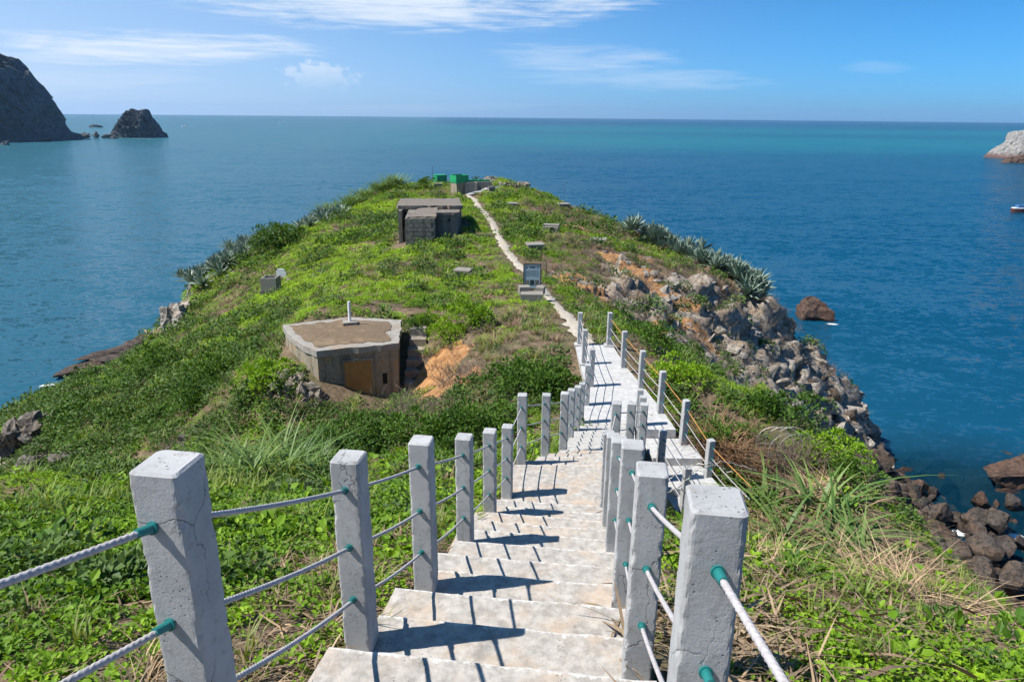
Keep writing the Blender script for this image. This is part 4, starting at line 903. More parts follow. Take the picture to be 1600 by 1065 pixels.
# dry stone wall below the bunker's left corner
def rock_mesh(seed, nplanes=11, sub=3, rough=0.06, squash=(1, 1, 1), material=None, smooth=False):
    r = np.random.default_rng(seed); bm = bmesh.new(); bmesh.ops.create_icosphere(bm, subdivisions=sub, radius=1.0)
    co = np.array([v.co[:] for v in bm.verts]); co *= 1.25
    for _ in range(nplanes):
        n = r.normal(0, 1, 3); n /= np.linalg.norm(n); d = r.uniform(0.50, 0.88); k = co@n; over = np.maximum(k-d, 0); co -= over[:, None]*n*0.94
    nr = co/np.linalg.norm(co, axis=1)[:, None]
    co += nr*(fbm(co*1.7+seed*3.1, 4, seed)*rough*2.2-np.abs(fbm(co*3.1+seed*1.3, 3, seed+5))*rough*1.6)[:, None]
    stp = fbm(co*2.2+seed, 2, seed+3)*4; co += nr*((np.round(stp)-stp)*rough*0.35)[:, None]
    co *= np.array(squash)
    for v, c in zip(bm.verts, co): v.co = c
    me_ = bpy.data.meshes.new('rock'); bm.to_mesh(me_); bm.free()
    if material: me_.materials.append(material)
    if smooth: me_.shade_smooth()
    return me_
SMALL = [rock_mesh(200+s, 8, 1, 0.02, material=M['stone']) for s in range(5)]
dw = tag(empty('dry_stone_wall'), 'tumbled dry stone wall below the bunker corner', 'stone wall'); rr = np.random.default_rng(5)
for k in range(60):
    f = rr.random(); q = np.array([-9.0, 23.0])*(1-f)+np.array([-6.7, 21.75])*f+rr.normal(0, .12, 2); zb = base_z(q[0], q[1]); h = rr.random()*0.75
    s = rr.uniform(.12, .26); obj('stone', SMALL[k % 5], dw, (q[0], q[1]+h*0.5, zb-0.25+h), rr.random(3)*6, (s*1.3, s, s*0.75))

# ------------------------------------------------------------------ far bunker
b2 = tag(empty('blockhouse'), 'ruined grey blockhouse with flat cracked roof beside the footpath', 'bunker')
Z2 = 32-7.2
MB().prism([(-9.45, 57.9), (-4.4, 58.4), (-5.0, 63.4), (-10.1, 62.6)], Z2-4.0, Z2-0.3).build('wall', M['block'], b2)
MB().rough_prism([(-9.65, 57.6), (-4.25, 58.1), (-5.0, 63.65), (-10.3, 62.8)], Z2-0.302, Z2, 1, 0.07).build('roof', M['oldroof'], b2)
MB().prism([(-8.62, 54.6), (-6.24, 54.7), (-6.3, 57.95), (-8.75, 57.85)], Z2-4.2, [Z2-0.66, Z2-0.62, Z2-0.34, Z2-0.34]).build('front_wall', M['block'], b2)
MB().rough_prism([(-8.45, 54.75), (-6.15, 54.85), (-6.3, 57.85), (-8.0, 57.55)], [Z2-0.657, Z2-0.612, Z2-0.33, Z2-0.33], [Z2-0.52, Z2-0.46, Z2-0.10, Z2-0.16], 2, 0.07).build('fallen_roof', M['oldroof'], b2)
MB().prism([(-6.22, 56.0), (-4.62, 56.2), (-4.5, 58.35), (-6.2, 57.9)], Z2-3.8, Z2-0.55).build('side_wall', M['block'], b2)
MB().rough_prism([(-6.35, 55.85), (-4.45, 56.05), (-4.45, 58.0), (-6.28, 57.6)], Z2-0.548, Z2-0.30, 3, 0.06).build('side_roof', M['oldroof'], b2)
MB().prism([(-9.5, 56.7), (-9.2, 56.72), (-9.25, 57.88), (-9.5, 57.85)], Z2-3.6, Z2-0.32).build('wing_wall', M['block'], b2)
rr = np.random.default_rng(8)
for row in range(7):
    for k in range(5):
        x = -8.58+(k+0.5*(row % 2))*0.46+0.22
        if x > -6.4: continue
        MB().box(x, 54.6+0.02*rr.random()+(x+8.6)*0.042, Z2-0.85-0.34*row, 0.42, 0.08, 0.29, 0.042).build('block', M['block'], b2)
MB().box(-5.2, 56.06, Z2-0.95, 0.16, 0.10, 0.16).build('vent_hole', M['dark'], b2)
MB().box(-9.0, 57.86, Z2-1.2, 0.55, 0.12, 1.2).build('doorway', M['dark'], b2)

# ------------------------------------------------------------------ graves
def grave(px, py, wpx, hpx, label, kind=0):
    g = G(px, py); k = g[1]/1000.0; wd, h = wpx*k, hpx*k; root = tag(empty('grave', (g[0], g[1], g[2])), label, 'grave', 'old graves scattered over the ridge')
    root.rotation_euler = (0, 0, 0.25*math.sin(px))
    if kind == 0:
        MB().box(0, wd*0.4, h*0.30, wd*0.9, wd*0.85, h*0.9).build('base', M['block'], root); MB().box(0, wd*0.4, h*0.86, wd*1.06, wd*1.0, h*0.2).build('slab', M['tomb'], root)
    else:
        MB().box(0, wd*0.4, h*0.30, wd*1.0, wd*0.7, h*0.7).build('base', M['tomb'], root)
        MB().box(0, wd*0.5, h*0.80, wd*1.05, wd*0.55, h*0.28).build('slab', M['tomb'], root); MB().box(0, wd*0.02, h*0.45, wd*0.42, 0.05, h*0.35).build('niche', M['dark'], root)
grave(721, 433, 24, 11, 'low slab grave alone in the grass left of the sign')
grave(838, 394, 24, 12, 'stepped grave beside the footpath above the sign', 0)
grave(801, 325, 15, 7, 'small grave nearest the ridge top, right of the path')
grave(882, 328, 16, 9, 'dark little grave by the seaward brow of the ridge')
grave(860, 362, 22, 10, 'grave with an open niche beside an orange earth cut', 1)
grave(934, 382, 22, 8, 'flat slab grave out on the seaward brow')
g = G(421, 462); gr = tag(empty('stone_tank', g), 'square open-topped stone box on the left slope', 'stone box')
wd = 1.25; MB().box(0, 0.55, 0.15, wd*1.06, wd*1.0, 0.5).build('base', M['block'], gr)
for dx, dy, sx, sy in ((0, -0.55, wd, 0.14), (0, 0.55, wd, 0.14), (-0.55, 0, 0.14, wd*0.76), (0.55, 0, 0.14, wd*0.76)): MB().box(dx*0.9, 0.55+dy*0.9, 0.85, sx*0.92, sy, 0.95).build('side', M['tomb'], gr)
g = G(433, 444); hs = MB().prism([(-0.42, 0), (0.42, 0), (0.42, 0.10), (-0.42, 0.10)], -0.4, 0.72).add([], [])
hs.prism([(-0.30, 0), (0.30, 0), (0.30, 0.10), (-0.30, 0.10)], 0.722, 0.92)
tag(hs.build('headstone', M['white'], None, loc=(g[0], g[1]+1.2, g[2]+0.1)), 'pale headstone behind the square stone box', 'headstone')
g = G(452, 443); tag(obj('marker_stone', rock_mesh(77, 12, 2, 0.05, (0.3, 0.25, 0.45), M['stone']), None, (g[0], g[1], g[2]+0.2)), 'small rounded stone right of the pale headstone', 'stone')

# ------------------------------------------------------------------ information board
g = G(831, 462); sg = tag(empty('information_board', (g[0], g[1], g[2]+0.02)), 'grey information board on two legs beside the footpath', 'sign')
SW, SH, SB = 0.78, 1.20, 0.36
MB().box(0, 0, SB+SH/2, SW, 0.03, SH).build('panel', M['slate'], sg)
fr_ = MB(); fr_.box(0, -0.004, SB+SH+0.02, SW+0.10, 0.06, 0.05); fr_.box(0, -0.004, SB-0.02, SW+0.10, 0.06, 0.05); fr_.box(-SW/2-0.025, -0.004, SB+SH/2, 0.05, 0.06, SH); fr_.box(SW/2+0.025, -0.004, SB+SH/2, 0.05, 0.06, SH); fr_.build('frame', M['iron'], sg)
for x in (-0.36, 0, 0.36): MB().box(x, 0.0, SB/2-0.2, 0.05 if x else 0.03, 0.05, SB+0.36).build('leg', M['iron'], sg)
tx = MB()
for k in range(4): tx.box(-0.105+0.07*k, -0.018, SB+SH-0.14, 0.05, 0.006, 0.065)
for s in (-1, 1): tx.add([(s*0.27-0.04, -0.018, SB+SH-0.20), (s*0.27+0.04, -0.018, SB+SH-0.20), (s*0.27, -0.018, SB+SH-0.09)], [(0, 1, 2)])
tx.build('lettering', M['ink'], sg)
tl = MB()
for k in range(6):
    for j in range(11):
        if (k*7+j*5) % 13 != 0: tl.box(-0.30+j*0.06, -0.0175, SB+SH-0.30-k*0.055, 0.036, 0.004, 0.022)
tl.build('small_lettering', simple('sign_grey_ink', (0.13, 0.18, 0.21), 0.5), sg)
for x, wd, mt in ((-0.24, 0.19, 'block'), (0.0, 0.20, 'ink'), (0.24, 0.17, 'block')): MB().box(x, -0.0175, SB+0.30, wd, 0.005, 0.26).build('picture', M[mt], sg)
g2 = G(831, 474); sb = tag(empty('sign_plinth', (g2[0], g2[1], g2[2])), 'broken concrete plinth at the foot of the information board', 'plinth')
MB().box(0, 0.35, 0.05, 1.05, 0.7, 0.75).build('block', M['tomb'], sb); MB().box(-0.35, 0.85, 0.42, 0.5, 0.5, 0.4, 0.15).build('upper_block', M['tomb'], sb); MB().box(0.42, 0.95, 0.40, 0.4, 0.5, 0.36, -0.2).build('corner_block', M['tomb'], sb)
def stake(px, py, hpx, label, r=0.03, material='iron', lean=0.02):
    g = G(px, py); h = hpx*g[1]/1030; mb = MB().tube([(0, 0, -0.2), (lean*h, 0, h*0.5), (lean*h*1.6, 0, h)], [r, r, r*0.8], 6)
    tag(mb.build('iron_stake', M[material], None, loc=g), label, 'stake')
stake(853, 432, 24, 'rusty stake standing right of the information board')
stake(689, 430, 20, 'thin leaning stake above the alone slab grave', lean=0.15)
stake(881, 305, 18, 'thin stake on the seaward brow near the far end', 0.03)

# ------------------------------------------------------------------ buildings at the far end
def thing_at(name, px, py, label, cat, y0=60):
    g = G(px, py, y0); return tag(empty(name, g), label, cat), g[1]/1000.0
r_, k = thing_at('green_hut', 687, 288, 'green tin hut on the ridge top beside a flagpole', 'hut')
MB().box(0, 0.9, 0.65, 2.0, 1.8, 1.9, 0.5).build('wall', M['green'], r_); MB().box(0, 0.9, 1.63, 2.14, 1.94, 0.08, 0.5).build('roof', M['green'], r_)
MB().box(-1.7, 1.4, -0.1, 1.6, 1.0, 0.7, 0.2).build('lean_to', M['green'], r_)
r_, k = thing_at('flagpole', 676, 288, 'thin bare flagpole beside the green tin hut', 'pole')
MB().tube([(0, 0, -0.3), (0, 0, 3.4)], [0.05, 0.035], 6).build('pole', M['iron'], r_); MB().box(0, 0, 0, 0.3, 0.3, 0.3).build('foot', M['block'], r_)
r_, k = thing_at('stone_block', 684, 294, 'dark stone block in front of the green tin hut', 'stone block')
MB().box(0, 0.4, 0.2, 1.05, 0.9, 0.8, 0.1).build('base', M['block'], r_); MB().box(0, 0.4, 0.62, 1.15, 1.0, 0.10, 0.1).build('cap', M['old'], r_)
r_, k = thing_at('lookout_tower', 717, 304, 'square concrete lookout with a green upper band', 'lookout')
MB().box(0, 1.0, 0.55, 1.75, 1.9, 1.9, 0.55).build('wall', M['oldwall'], r_)
gb = MB()
for a, b, sx, sy in ((0, -0.9, 1.85, 0.08), (0, 0.9, 1.85, 0.08), (-0.9, 0, 0.08, 1.72), (0.9, 0, 0.08, 1.72)):
    gb.box(a*math.cos(.55)-b*math.sin(.55), 1.0+a*math.sin(.55)+b*math.cos(.55), 2.0, sx, sy, 1.0, 0.55)
gb.build('green_band', M['green'], r_); MB().box(0, 1.0, 1.53, 1.7, 1.8, 0.06, 0.55).build('floor', M['old'], r_)
MB().box(2.6, 2.0, 1.55, 3.0, 0.25, 0.5, 0.1).build('parapet', M['green'], r_)
r_, k = thing_at('roofless_ruin', 745, 303, 'roofless concrete ruin beside the lookout', 'ruin')
MB().box(-0.9, 0.6, 0.55, 1.5, 0.3, 1.8, 0.15).build('wall', M['tomb'], r_); MB().box(0.75, 1.6, 0.6, 2.4, 0.3, 1.7, 0.15).build('back_wall', M['tomb'], r_)
MB().box(-0.15, 1.2, 0.5, 0.25, 1.5, 1.7, 0.1).build('cross_wall', M['old'], r_); MB().box(1.9, 0.9, 0.3, 0.25, 1.6, 1.2, -0.5).build('side_wall', M['old'], r_)
MB().prism([(0.4, 0.2), (1.5, 0.9), (1.2, 1.4), (0.1, 0.7)], 0.1, [0.35, 0.6, 0.7, 0.4]).build('fallen_slab', M['walk'], r_); MB().box(-0.1, -0.1, 0.0, 1.2, 0.5, 0.4, 0.1).build('sill', M['dark'], r_)
cb_ = MB(); q = [G(*p, 60) for p in ((731, 306), (748, 302), (768, 297), (786, 293))]
cb_.tube([(a[0], a[1], a[2]+0.12) for a in q], 0.22, 4); tag(cb_.build('kerb', M['walk']), 'pale kerb climbing from the footpath to the stone platform', 'kerb')
r_, k = thing_at('stone_platform', 803, 294, 'round dry stone platform at the end of the ridge', 'stone platform'); rr = np.random.default_rng(4)
MB().prism([(1.9*math.cos(a), 1.0+1.1*math.sin(a)) for a in np.linspace(0, 6.28, 14)[:-1]], -0.4, 0.35).build('floor', M['path'], r_)
for kk in range(26):
    a = kk/26*6.283; s = rr.uniform(.2, .34); obj('stone', SMALL[kk % 5], r_, (2.0*math.cos(a), 1.0+1.2*math.sin(a), 0.35+rr.uniform(-.1, .2)), rr.random(3)*6, (s*1.2, s, s*0.9))

# ------------------------------------------------------------------ rocks
SEA0 = 0.0
def boulder(name, px, py, wpx, hpx, label, cat, material, seed, z=None, depth=0.8, group=None, sub=3, rot=None, planes=11, rough=0.06, Y=None):
    """px,py = foot of the rock, size in photograph pixels at that distance"""
    g = atZ(px, py, z) if z is not None else (atY(px, py, Y) if Y else G(px, py))
    dist = np.dot(np.array(g)-EYE, FWD); k = dist/FPX; a, h = wpx*k/2, hpx*k
    me_ = rock_mesh(seed, planes, sub, rough, (a*0.92, a*depth, h*0.66), M[material])
    o = obj(name, me_, None, (g[0], g[1]+a*depth*0.7, g[2]+h*0.28), (0, 0, rot if rot is not None else seed*1.7 % 6.28 if depth > .75 else 0))
    return tag(o, label, cat, group)
boulder('sea_rock', 1275, 502, 74, 44, 'red brown rock standing in the sea off the right cliff', 'rock', 'redrock', 301, 0.0, 0.8, rot=0, sub=4, rough=0.1, planes=18)
boulder('shore_rock', 1600, 768, 110, 48, 'reddish ridge of rock entering from the right edge of the shore', 'rock', 'redrock', 302, 0.0, 0.7, rot=0.2, sub=4, rough=0.1)
for i, (px, py, wp, hp, lb) in enumerate((
    (1437, 776, 36, 28, 'brown wedge of rock alone in the shallows'), (1474, 818, 46, 40, 'dark round boulder at the left end of the beach'),
    (1528, 822, 52, 30, 'flat brown boulder at the water between two rounder ones'), (1560, 826, 46, 48, 'tall upright brown boulder at the waterline'),
    (1536, 792, 26, 26, 'small reddish boulder behind the flat brown one'), (1528, 838, 34, 22, 'small tan boulder in front of the flat brown one'),
    (1552, 870, 62, 42, 'broad grey slab boulder above a dark hollow'), (1588, 792, 36, 22, 'low tan boulder by the reddish ridge of rock'),
    (1588, 930, 54, 56, 'big smooth dark boulder at the right edge'), (1535, 900, 48, 32, 'brown boulder in the middle of the beach'),
    (1508, 870, 56, 26, 'long layered rock left of the broad grey slab'), (1560, 950, 50, 34, 'grey boulder below the brown middle one'),
    (1500, 905, 44, 30, 'dark boulder half hidden by the slope edge'), (1540, 985, 90, 50, 'large dark boulder at the foot of the slope'), (1590, 985, 70, 40, 'dark flat boulder in the lower right of the beach'),
    (1480, 850, 40, 26, 'low wet rock beside the dark round boulder'), (1578, 868, 34, 22, 'small wet rock right of the broad grey slab'), (1598, 856, 26, 20, 'small rock at the water by the right edge'))):
    boulder('boulder', px, py, wp*0.9, hp*0.82, lb, 'boulder', 'redrock' if i in (0, 4) else 'shore', 320+i, 0.35 if i in (0, 4, 7, 17) else 0.7, 0.95, 'boulders on the beach', planes=11)
rr = np.random.default_rng(14); rub = tag(empty('shore_rubble'), 'heap of small dark stones between the beach boulders', 'rubble', kind='stuff')
DARK = [rock_mesh(240+s, 9, 2, 0.04, material=M['shore']) for s in range(4)]; RED = [rock_mesh(250+s, 12, 2, 0.05, material=M['redrock']) for s in range(2)]
for kk in range(300):
    x, y = rr.uniform(27, 43), rr.uniform(30, 57); z = base_z(x, y)
    if z < -1.8: continue
    s = rr.uniform(.25, .95); obj('stone', DARK[kk % 4], rub, (x, y, max(z, -0.3)+s*0.2), rr.random(3)*6, (s*1.2, s, s*0.75))
sunk = tag(empty('sunken_rocks'), 'reddish rocks just under the shallow water', 'rocks', kind='stuff')
for kk in range(60):
    x, y = rr.uniform(34, 52), rr.uniform(42, 66)
    s = rr.uniform(.7, 2.2); obj('stone', (RED+DARK)[kk % 5 % 3], sunk, (x, y, -0.95*s-0.35), rr.random(3)*6, (s*1.4, s*1.2, s*0.6))
# left outcrops
for i, (px, py, wp, hp, lb) in enumerate(((768, 286, 24, 12, 'rocky knob on the skyline at the end of the ridge'), (784, 288, 20, 9, 'pale rock beside the rocky skyline knob'), (752, 287, 14, 8, 'small rock behind the roofless ruin'))):
    boulder('rock_outcrop', px, py, wp, hp, lb, 'rock', 'crag', 390+i, None, 0.9, rot=0.3*i, sub=3, rough=0.2, Y=106)
boulder('rock_outcrop', 266, 528, 62, 66, 'tall grey rock standing at the left brow above the sea', 'rock', 'rock', 361, None, 0.8, rot=0.3, sub=4, rough=0.2, planes=14, Y=58)
boulder('rock_outcrop', 306, 472, 26, 34, 'small grey crag behind the tall rock at the left brow', 'rock', 'rock', 362, None, 0.8, rot=0.3, sub=3, rough=0.12, Y=64)
for i, (px, py, wp, hp, zz_) in enumerate(((205, 556, 90, 18, 0.3), (165, 572, 86, 15, 0.2), (245, 540, 70, 20, 0.6), (125, 588, 70, 10, 0.0))):
    boulder('shore_ledge', px, py, wp, hp, ['brown shelf of rock along the left shore', 'low brown rock shelf nearest the surf on the left', 'brown rock shelf under the tall grey rock', 'wet rock tip washed by the surf on the left'][i], 'rock', 'ledge', 370+i, zz_, 2.1, rot=-0.35, sub=4, rough=0.14, planes=18)
for i, (px, py, wp, hp, lb) in enumerate(((40, 690, 90, 48, 'pale rock face at the left edge below the scrub'), (0, 720, 70, 60, 'craggy grey rock at the far left edge'), (90, 735, 60, 30, 'broken grey rock in the shaded gully'),
                                          (285, 700, 30, 26, 'pale leaning stone in the dry scrub'), (262, 712, 22, 16, 'small grey stone beside the pale leaning one'), (40, 740, 60, 30, 'dark rock low in the gully at the left'))):
    boulder('rock_outcrop', px, py, wp, hp, lb, 'rock', 'crag', 380+i, None, 0.9, rot=0.2*i, sub=4 if wp > 50 else 3, rough=0.22, planes=22)
# stones lodged in the eroded cliff
cf = tag(empty('cliff_face'), 'eroded cliff of grey rock and orange earth on the right of the ridge', 'cliff')
CL = [rock_mesh(400+s, 11, 3, 0.08, ((1.5, .8, .7), (1, 1, .8), (.7, 1.3, 1.0), (1.7, .9, .5), (.8, .7, 1.4), (1.2, 1, .7))[s], M['rock']) for s in range(6)]
CHIP = [rock_mesh(420+s, 8, 1, 0.03, ((1.6, .8, .6), (1, 1, .7), (.7, 1.4, .8), (1.2, .9, .5))[s], M['rock']) for s in range(4)]
for px, py, s in ((1190, 478, 1.3), (1215, 500, 1.8), (1175, 500, 1.0), (1160, 485, 0.8), (1185, 520, 0.9), (1040, 455, 1.0), (1060, 445, 0.7), (1130, 515, 0.8), (1055, 510, 0.8), (1145, 545, 1.1), (1200, 545, 1.4), (1235, 540, 1.3),
                  (1225, 570, 1.5), (1255, 575, 1.2), (1245, 600, 1.3), (1275, 600, 1.7), (1300, 590, 1.4), (1290, 630, 1.8), (1320, 640, 2.2), (1310, 670, 1.8), (1340, 665, 1.8), (1280, 560, 1.2), (1350, 690, 1.6), (1215, 600, 1.1), (1180, 575, 1.0), (1255, 640, 1.2),
                  (1325, 610, 1.6), (1345, 640, 1.3)):
    g = G(px, py, 25); o = obj('rock', CL[int(px+py) % 6], cf, (g[0], g[1]+0.2, g[2]-0.15*s), (rr.random()*6, rr.random()*.6, rr.random()*6), (s*0.55, s*0.5, s*rr.uniform(.5, .8)))
for o_ in CHIP: RUB.objects.link(bpy.data.objects.new('chip', o_))
p, n, t = sample((TR > 0.35)*(TCN[:, 0] > 2)*(TCN[:, 2] > 1.5)*np.clip(0.55+0.9*patch2, 0.1, 1.5)*1.5+earthy*free*1.2*(cy_ > 30)); s = rng.lognormal(-2.2, 0.6, len(t))
scatter('cliff_rubble', p, n, s, s*0, RUB, 'loose stones and rubble on the eroded right cliff', 'rubble', 0.9)
p, n, t = sample((TR > 0.4)*(TCN[:, 0] < -8)*(TCN[:, 2] > 1.5)*np.clip(0.4+0.9*patch2, 0, 1.5)*0.8); s = rng.lognormal(-1.6, 0.5, len(t))
scatter('gully_rubble', p, n, s, s*0, RUB, 'loose stones among the left rocks', 'rubble', 0.9)
lim = np.where((TR > 0.6) & VIS & (TCN[:, 0] > 3) & (TCN[:, 1] > 30) & (TCN[:, 2] > 4))[0]
pk = rng.choice(lim, 90, p=AR[lim]/AR[lim].sum())
for q in pk:
    s = rr.lognormal(-1.5, 0.5); g = TCN[q]; obj('rock', CL[int(q) % 6], cf, g, rr.random(3)*6, (s, s*0.85, s*rr.uniform(.6, 1.0)))

# ------------------------------------------------------------------ far cliffs and islands
def island(name, poly_top, Y, depth, label, material, seed, cliff=0.6, n=90, cat='island', wob=0.10):
    """a rock mass: skyline points in the photograph at distance Y, given depth behind"""
    W = [atY(px, py, Y) for px, py in poly_top]; xs = np.array([p[0] for p in W]); hs = np.maximum(np.array([p[2] for p in W]), -2)
    x = np.linspace(xs[0], xs[-1], n); h = np.interp(x, xs, hs); jx = np.stack([x/(hs.max()*.16+1), x*0, x*0+seed], 1); h = h*(1+0.16*fbm(jx*1.6, 4, seed+2, 0.65)); m_ = max(24, n//2); ys_ = np.linspace(-1, 1, m_); wdt = (xs[-1]-xs[0])
    X, YY = np.meshgrid(x, ys_); Hh = np.tile(h, (m_, 1)); prof = (1-np.abs(YY)**(1/cliff if YY.size == 0 else 2.6))
    Hm = max(hs.max(), 1); dd = depth*(0.35+0.65*np.clip(Hh/Hm, 0, 1))
    Pz = Hh*np.clip(prof, 0, 1)-Hm*0.05*(np.abs(YY) > 0.97); Py = Y+np.where(YY > 0, YY*0.06, YY)*dd
    pts = np.stack([X.ravel(), Py.ravel(), Pz.ravel()], 1); sc = Hm*0.35
    f1 = (1-2*np.abs(fbm(pts/np.array([sc*.7, sc*.7, sc*1.6]), 4, seed, .55))); f2 = fbm(pts/(sc*0.28), 3, seed+9)
    env = np.clip(pts[:, 2]/Hm*2.5, 0.05, 1)*np.clip(1.0-0.6*(1-np.abs(YY.ravel())), .3, 1)
    f3 = fbm(pts/(sc*0.12), 2, seed+19)
    pts[:, 1] -= (f1*0.40+f2*0.20+f3*0.10)*Hm*env*0.9; pts[:, 0] += f2*Hm*0.08*env; pts[:, 2] += f3*Hm*0.035*env; pts[:, 2] += (f1-0.3)*Hm*wob*np.clip(env, 0, .5)+f2*Hm*0.04*env
    Fc = [(i*n+j, i*n+j+1, (i+1)*n+j+1, (i+1)*n+j) for i in range(m_-1) for j in range(n-1)]
    return tag(obj(name, mesh(name, pts, Fc, M[material])), label, cat)
island('sea_cliff', [(-420, 40), (-250, 30), (-120, 50), (-40, 66), (0, 86), (20, 94), (40, 96), (55, 106), (75, 138), (92, 168), (104, 196), (112, 205), (128, 210), (134, 222)], 870, 170, 'tall dark sea cliff rising at the left edge of the bay', 'far', 501, n=220, cat='cliff')
island('sea_cliff', [(-160, 150), (-60, 168), (-10, 172), (8, 176), (20, 196), (36, 208), (44, 224)], 800, 60, 'low dark spur at the foot of the tall sea cliff', 'far', 502, n=90, cat='cliff')
island('sea_stack', [(178, 218), (182, 203), (190, 196), (198, 183), (206, 176), (222, 172), (236, 174), (240, 182), (250, 195), (256, 206), (262, 209), (264, 218)], 965, 34, 'dark craggy sea stack standing alone off the left cliff', 'far', 503, n=120)
for i, (px, py, wp, hp, lb) in enumerate(((132, 216, 16, 8, 'low dark rock left in the row beside the sea stack'), (149, 216, 16, 13, 'tallest rock in the row beside the sea stack'), (164, 216, 22, 6, 'flat rock in the row beside the sea stack'), (176, 217, 14, 5, 'low reef touching the sea stack'),
    (145, 199, 24, 5, 'small flat islet behind the low rocks'), (70, 221, 22, 8, 'dark rock in the water below the sea cliff'), (56, 222, 14, 6, 'low dark rock nearest the sea cliff spur'), (6, 227, 20, 9, 'small dark rock at the left edge of the water'), (87, 218, 9, 3, 'tiny rock right of the dark rocks below the cliff'), (128, 212, 18, 6, 'low rock at the very tip of the sea cliff'))):
    boulder('sea_rock', px, py, wp, hp, lb, 'rock', 'far', 510+i, 0.0, 0.6, rot=0.0, rough=0.16, planes=12)
island('pale_headland', [(1536, 246), (1545, 236), (1552, 230), (1558, 228), (1566, 222), (1575, 206), (1581, 203), (1586, 207), (1594, 202), (1604, 192), (1640, 168), (1700, 150), (1780, 160), (1860, 220)], 640, 60, 'pale rocky headland entering at the right edge', 'pale', 520, n=160, cat='headland')
island('shore_reef', [(1560, 256), (1570, 247), (1580, 246), (1590, 243), (1605, 240), (1630, 250), (1650, 262)], 560, 10, 'dark reef at the foot of the pale headland', 'redrock', 521, n=50, cat='reef')
# surf
def foam(px, py, wpx, lpx, label, ang=0.0):
    g = atZ(px, py, 0.03); k = np.dot(g-EYE, FWD)/FPX; a = wpx*k/2; b = lpx*k*3.0/2
    V, Fc, E_ = [(0, 0, 0)], [], [1.0]; r = np.random.default_rng(int(px)); n = 26
    for rg, e in ((0.5, 0.75), (1.0, 0.0)):
        for j in range(n):
            an = j/n*6.283; f = rg*(1+0.25*r.normal()*rg*.6); V.append((a*f*math.cos(an), b*f*math.sin(an), 0)); E_.append(e)
    Fc = [(0, 1+j, 1+(j+1) % n) for j in range(n)]+[(1+j, 1+n+j, 1+n+(j+1) % n, 1+(j+1) % n) for j in range(n)]
    me_ = mesh('surf', V, Fc, M['foam']); me_.attributes.new('edge', 'FLOAT', 'POINT').data.foreach_set('value', np.array(E_, np.float32))
    o = obj('surf', me_, None, g, (0, 0, ang)); return tag(o, label, 'surf', kind='stuff')
foam(78, 601, 46, 8, 'white surf washing the left shore', 0.5); foam(135, 566, 40, 8, 'white surf by the left rock shelf', 0.5); foam(222, 217, 70, 1.5, 'thin white surf at the foot of the sea stack')
foam(1430, 752, 16, 4, 'spot of surf by the wedge rock'); foam(1500, 832, 50, 12, 'patch of foam between the boulders'); foam(1590, 838, 40, 10, 'foam by the right edge boulders'); foam(1300, 506, 34, 5, 'thin foam round the red sea rock')
# boats
def boat(px, py, L, rz, label, big=False):
    g = atZ(px, py, 0.0); r = tag(empty('boat', g, rz), label, 'boat'); B = L*0.26; H = L*0.11
    poly = [(-L/2, -B/2), (L*0.22, -B/2), (L*0.42, -B*0.3), (L*0.52, 0), (L*0.42, B*0.3), (L*0.22, B/2), (-L/2, B/2)]
    lo = [(p[0]*0.94, p[1]*0.72) for p in poly]; n = 7
    V = [(p[0], p[1], -0.25) for p in lo]+[(p[0], p[1], H*(1+0.5*max(0, p[0]/L))) for p in poly]
    obj('hull', mesh('hull', V, [tuple(range(n))[::-1], tuple(range(n, 2*n))]+[(i, (i+1) % n, n+(i+1) % n, n+i) for i in range(n)], M['redhull'] if big else M['white']), r)
    if big:
        d = MB().prism([(p[0]*0.98, p[1]*0.98) for p in poly], H*1.02+0.25, H*1.02+0.55).build('gunwale', M['white'], r)
    MB().box(-L*0.08, 0, H+L*0.08, L*0.28, B*0.6, L*0.14).build('cabin', M['white'], r); MB().box(-L*0.08, 0, H+L*0.155, L*0.32, B*0.7, L*0.015).build('cabin_roof', M['bluetar'] if big else M['white'], r)
    MB().box(-L*0.08, 0, H+L*0.10, L*0.285, B*0.605, L*0.05).build('window', M['dark'], r)
    if big: MB().box(L*0.22, 0, H+L*0.09, L*0.2, B*0.7, L*0.08).build('tarpaulin', M['bluetar'], r); MB().tube([(-L*.3, 0, H), (-L*.3, 0, H+L*.35)], 0.05, 5).build('mast', M['white'], r)
    else:
        V = [(-L*0.3, B*0.3, 0.06), (-L*0.3, -B*0.3, 0.06), (-L*2.6, -B*1.6, 0.06), (-L*2.6, B*1.6, 0.06)]; wk = mesh('wake', V, [(0, 1, 2, 3)], M['foam'])
        wk.attributes.new('edge', 'FLOAT', 'POINT').data.foreach_set('value', np.array([1.2, 1.2, 0.2, 0.2], np.float32)); obj('wake', wk, r)
boat(1602, 332, 11.0, math.pi, 'blue and white fishing boat cut by the right edge', True)
boat(288, 198, 14, math.pi*0.97, 'white speedboat trailing a wake beyond the sea stack'); boat(440, 192, 16, math.pi, 'tiny white boat far out left of the headland')

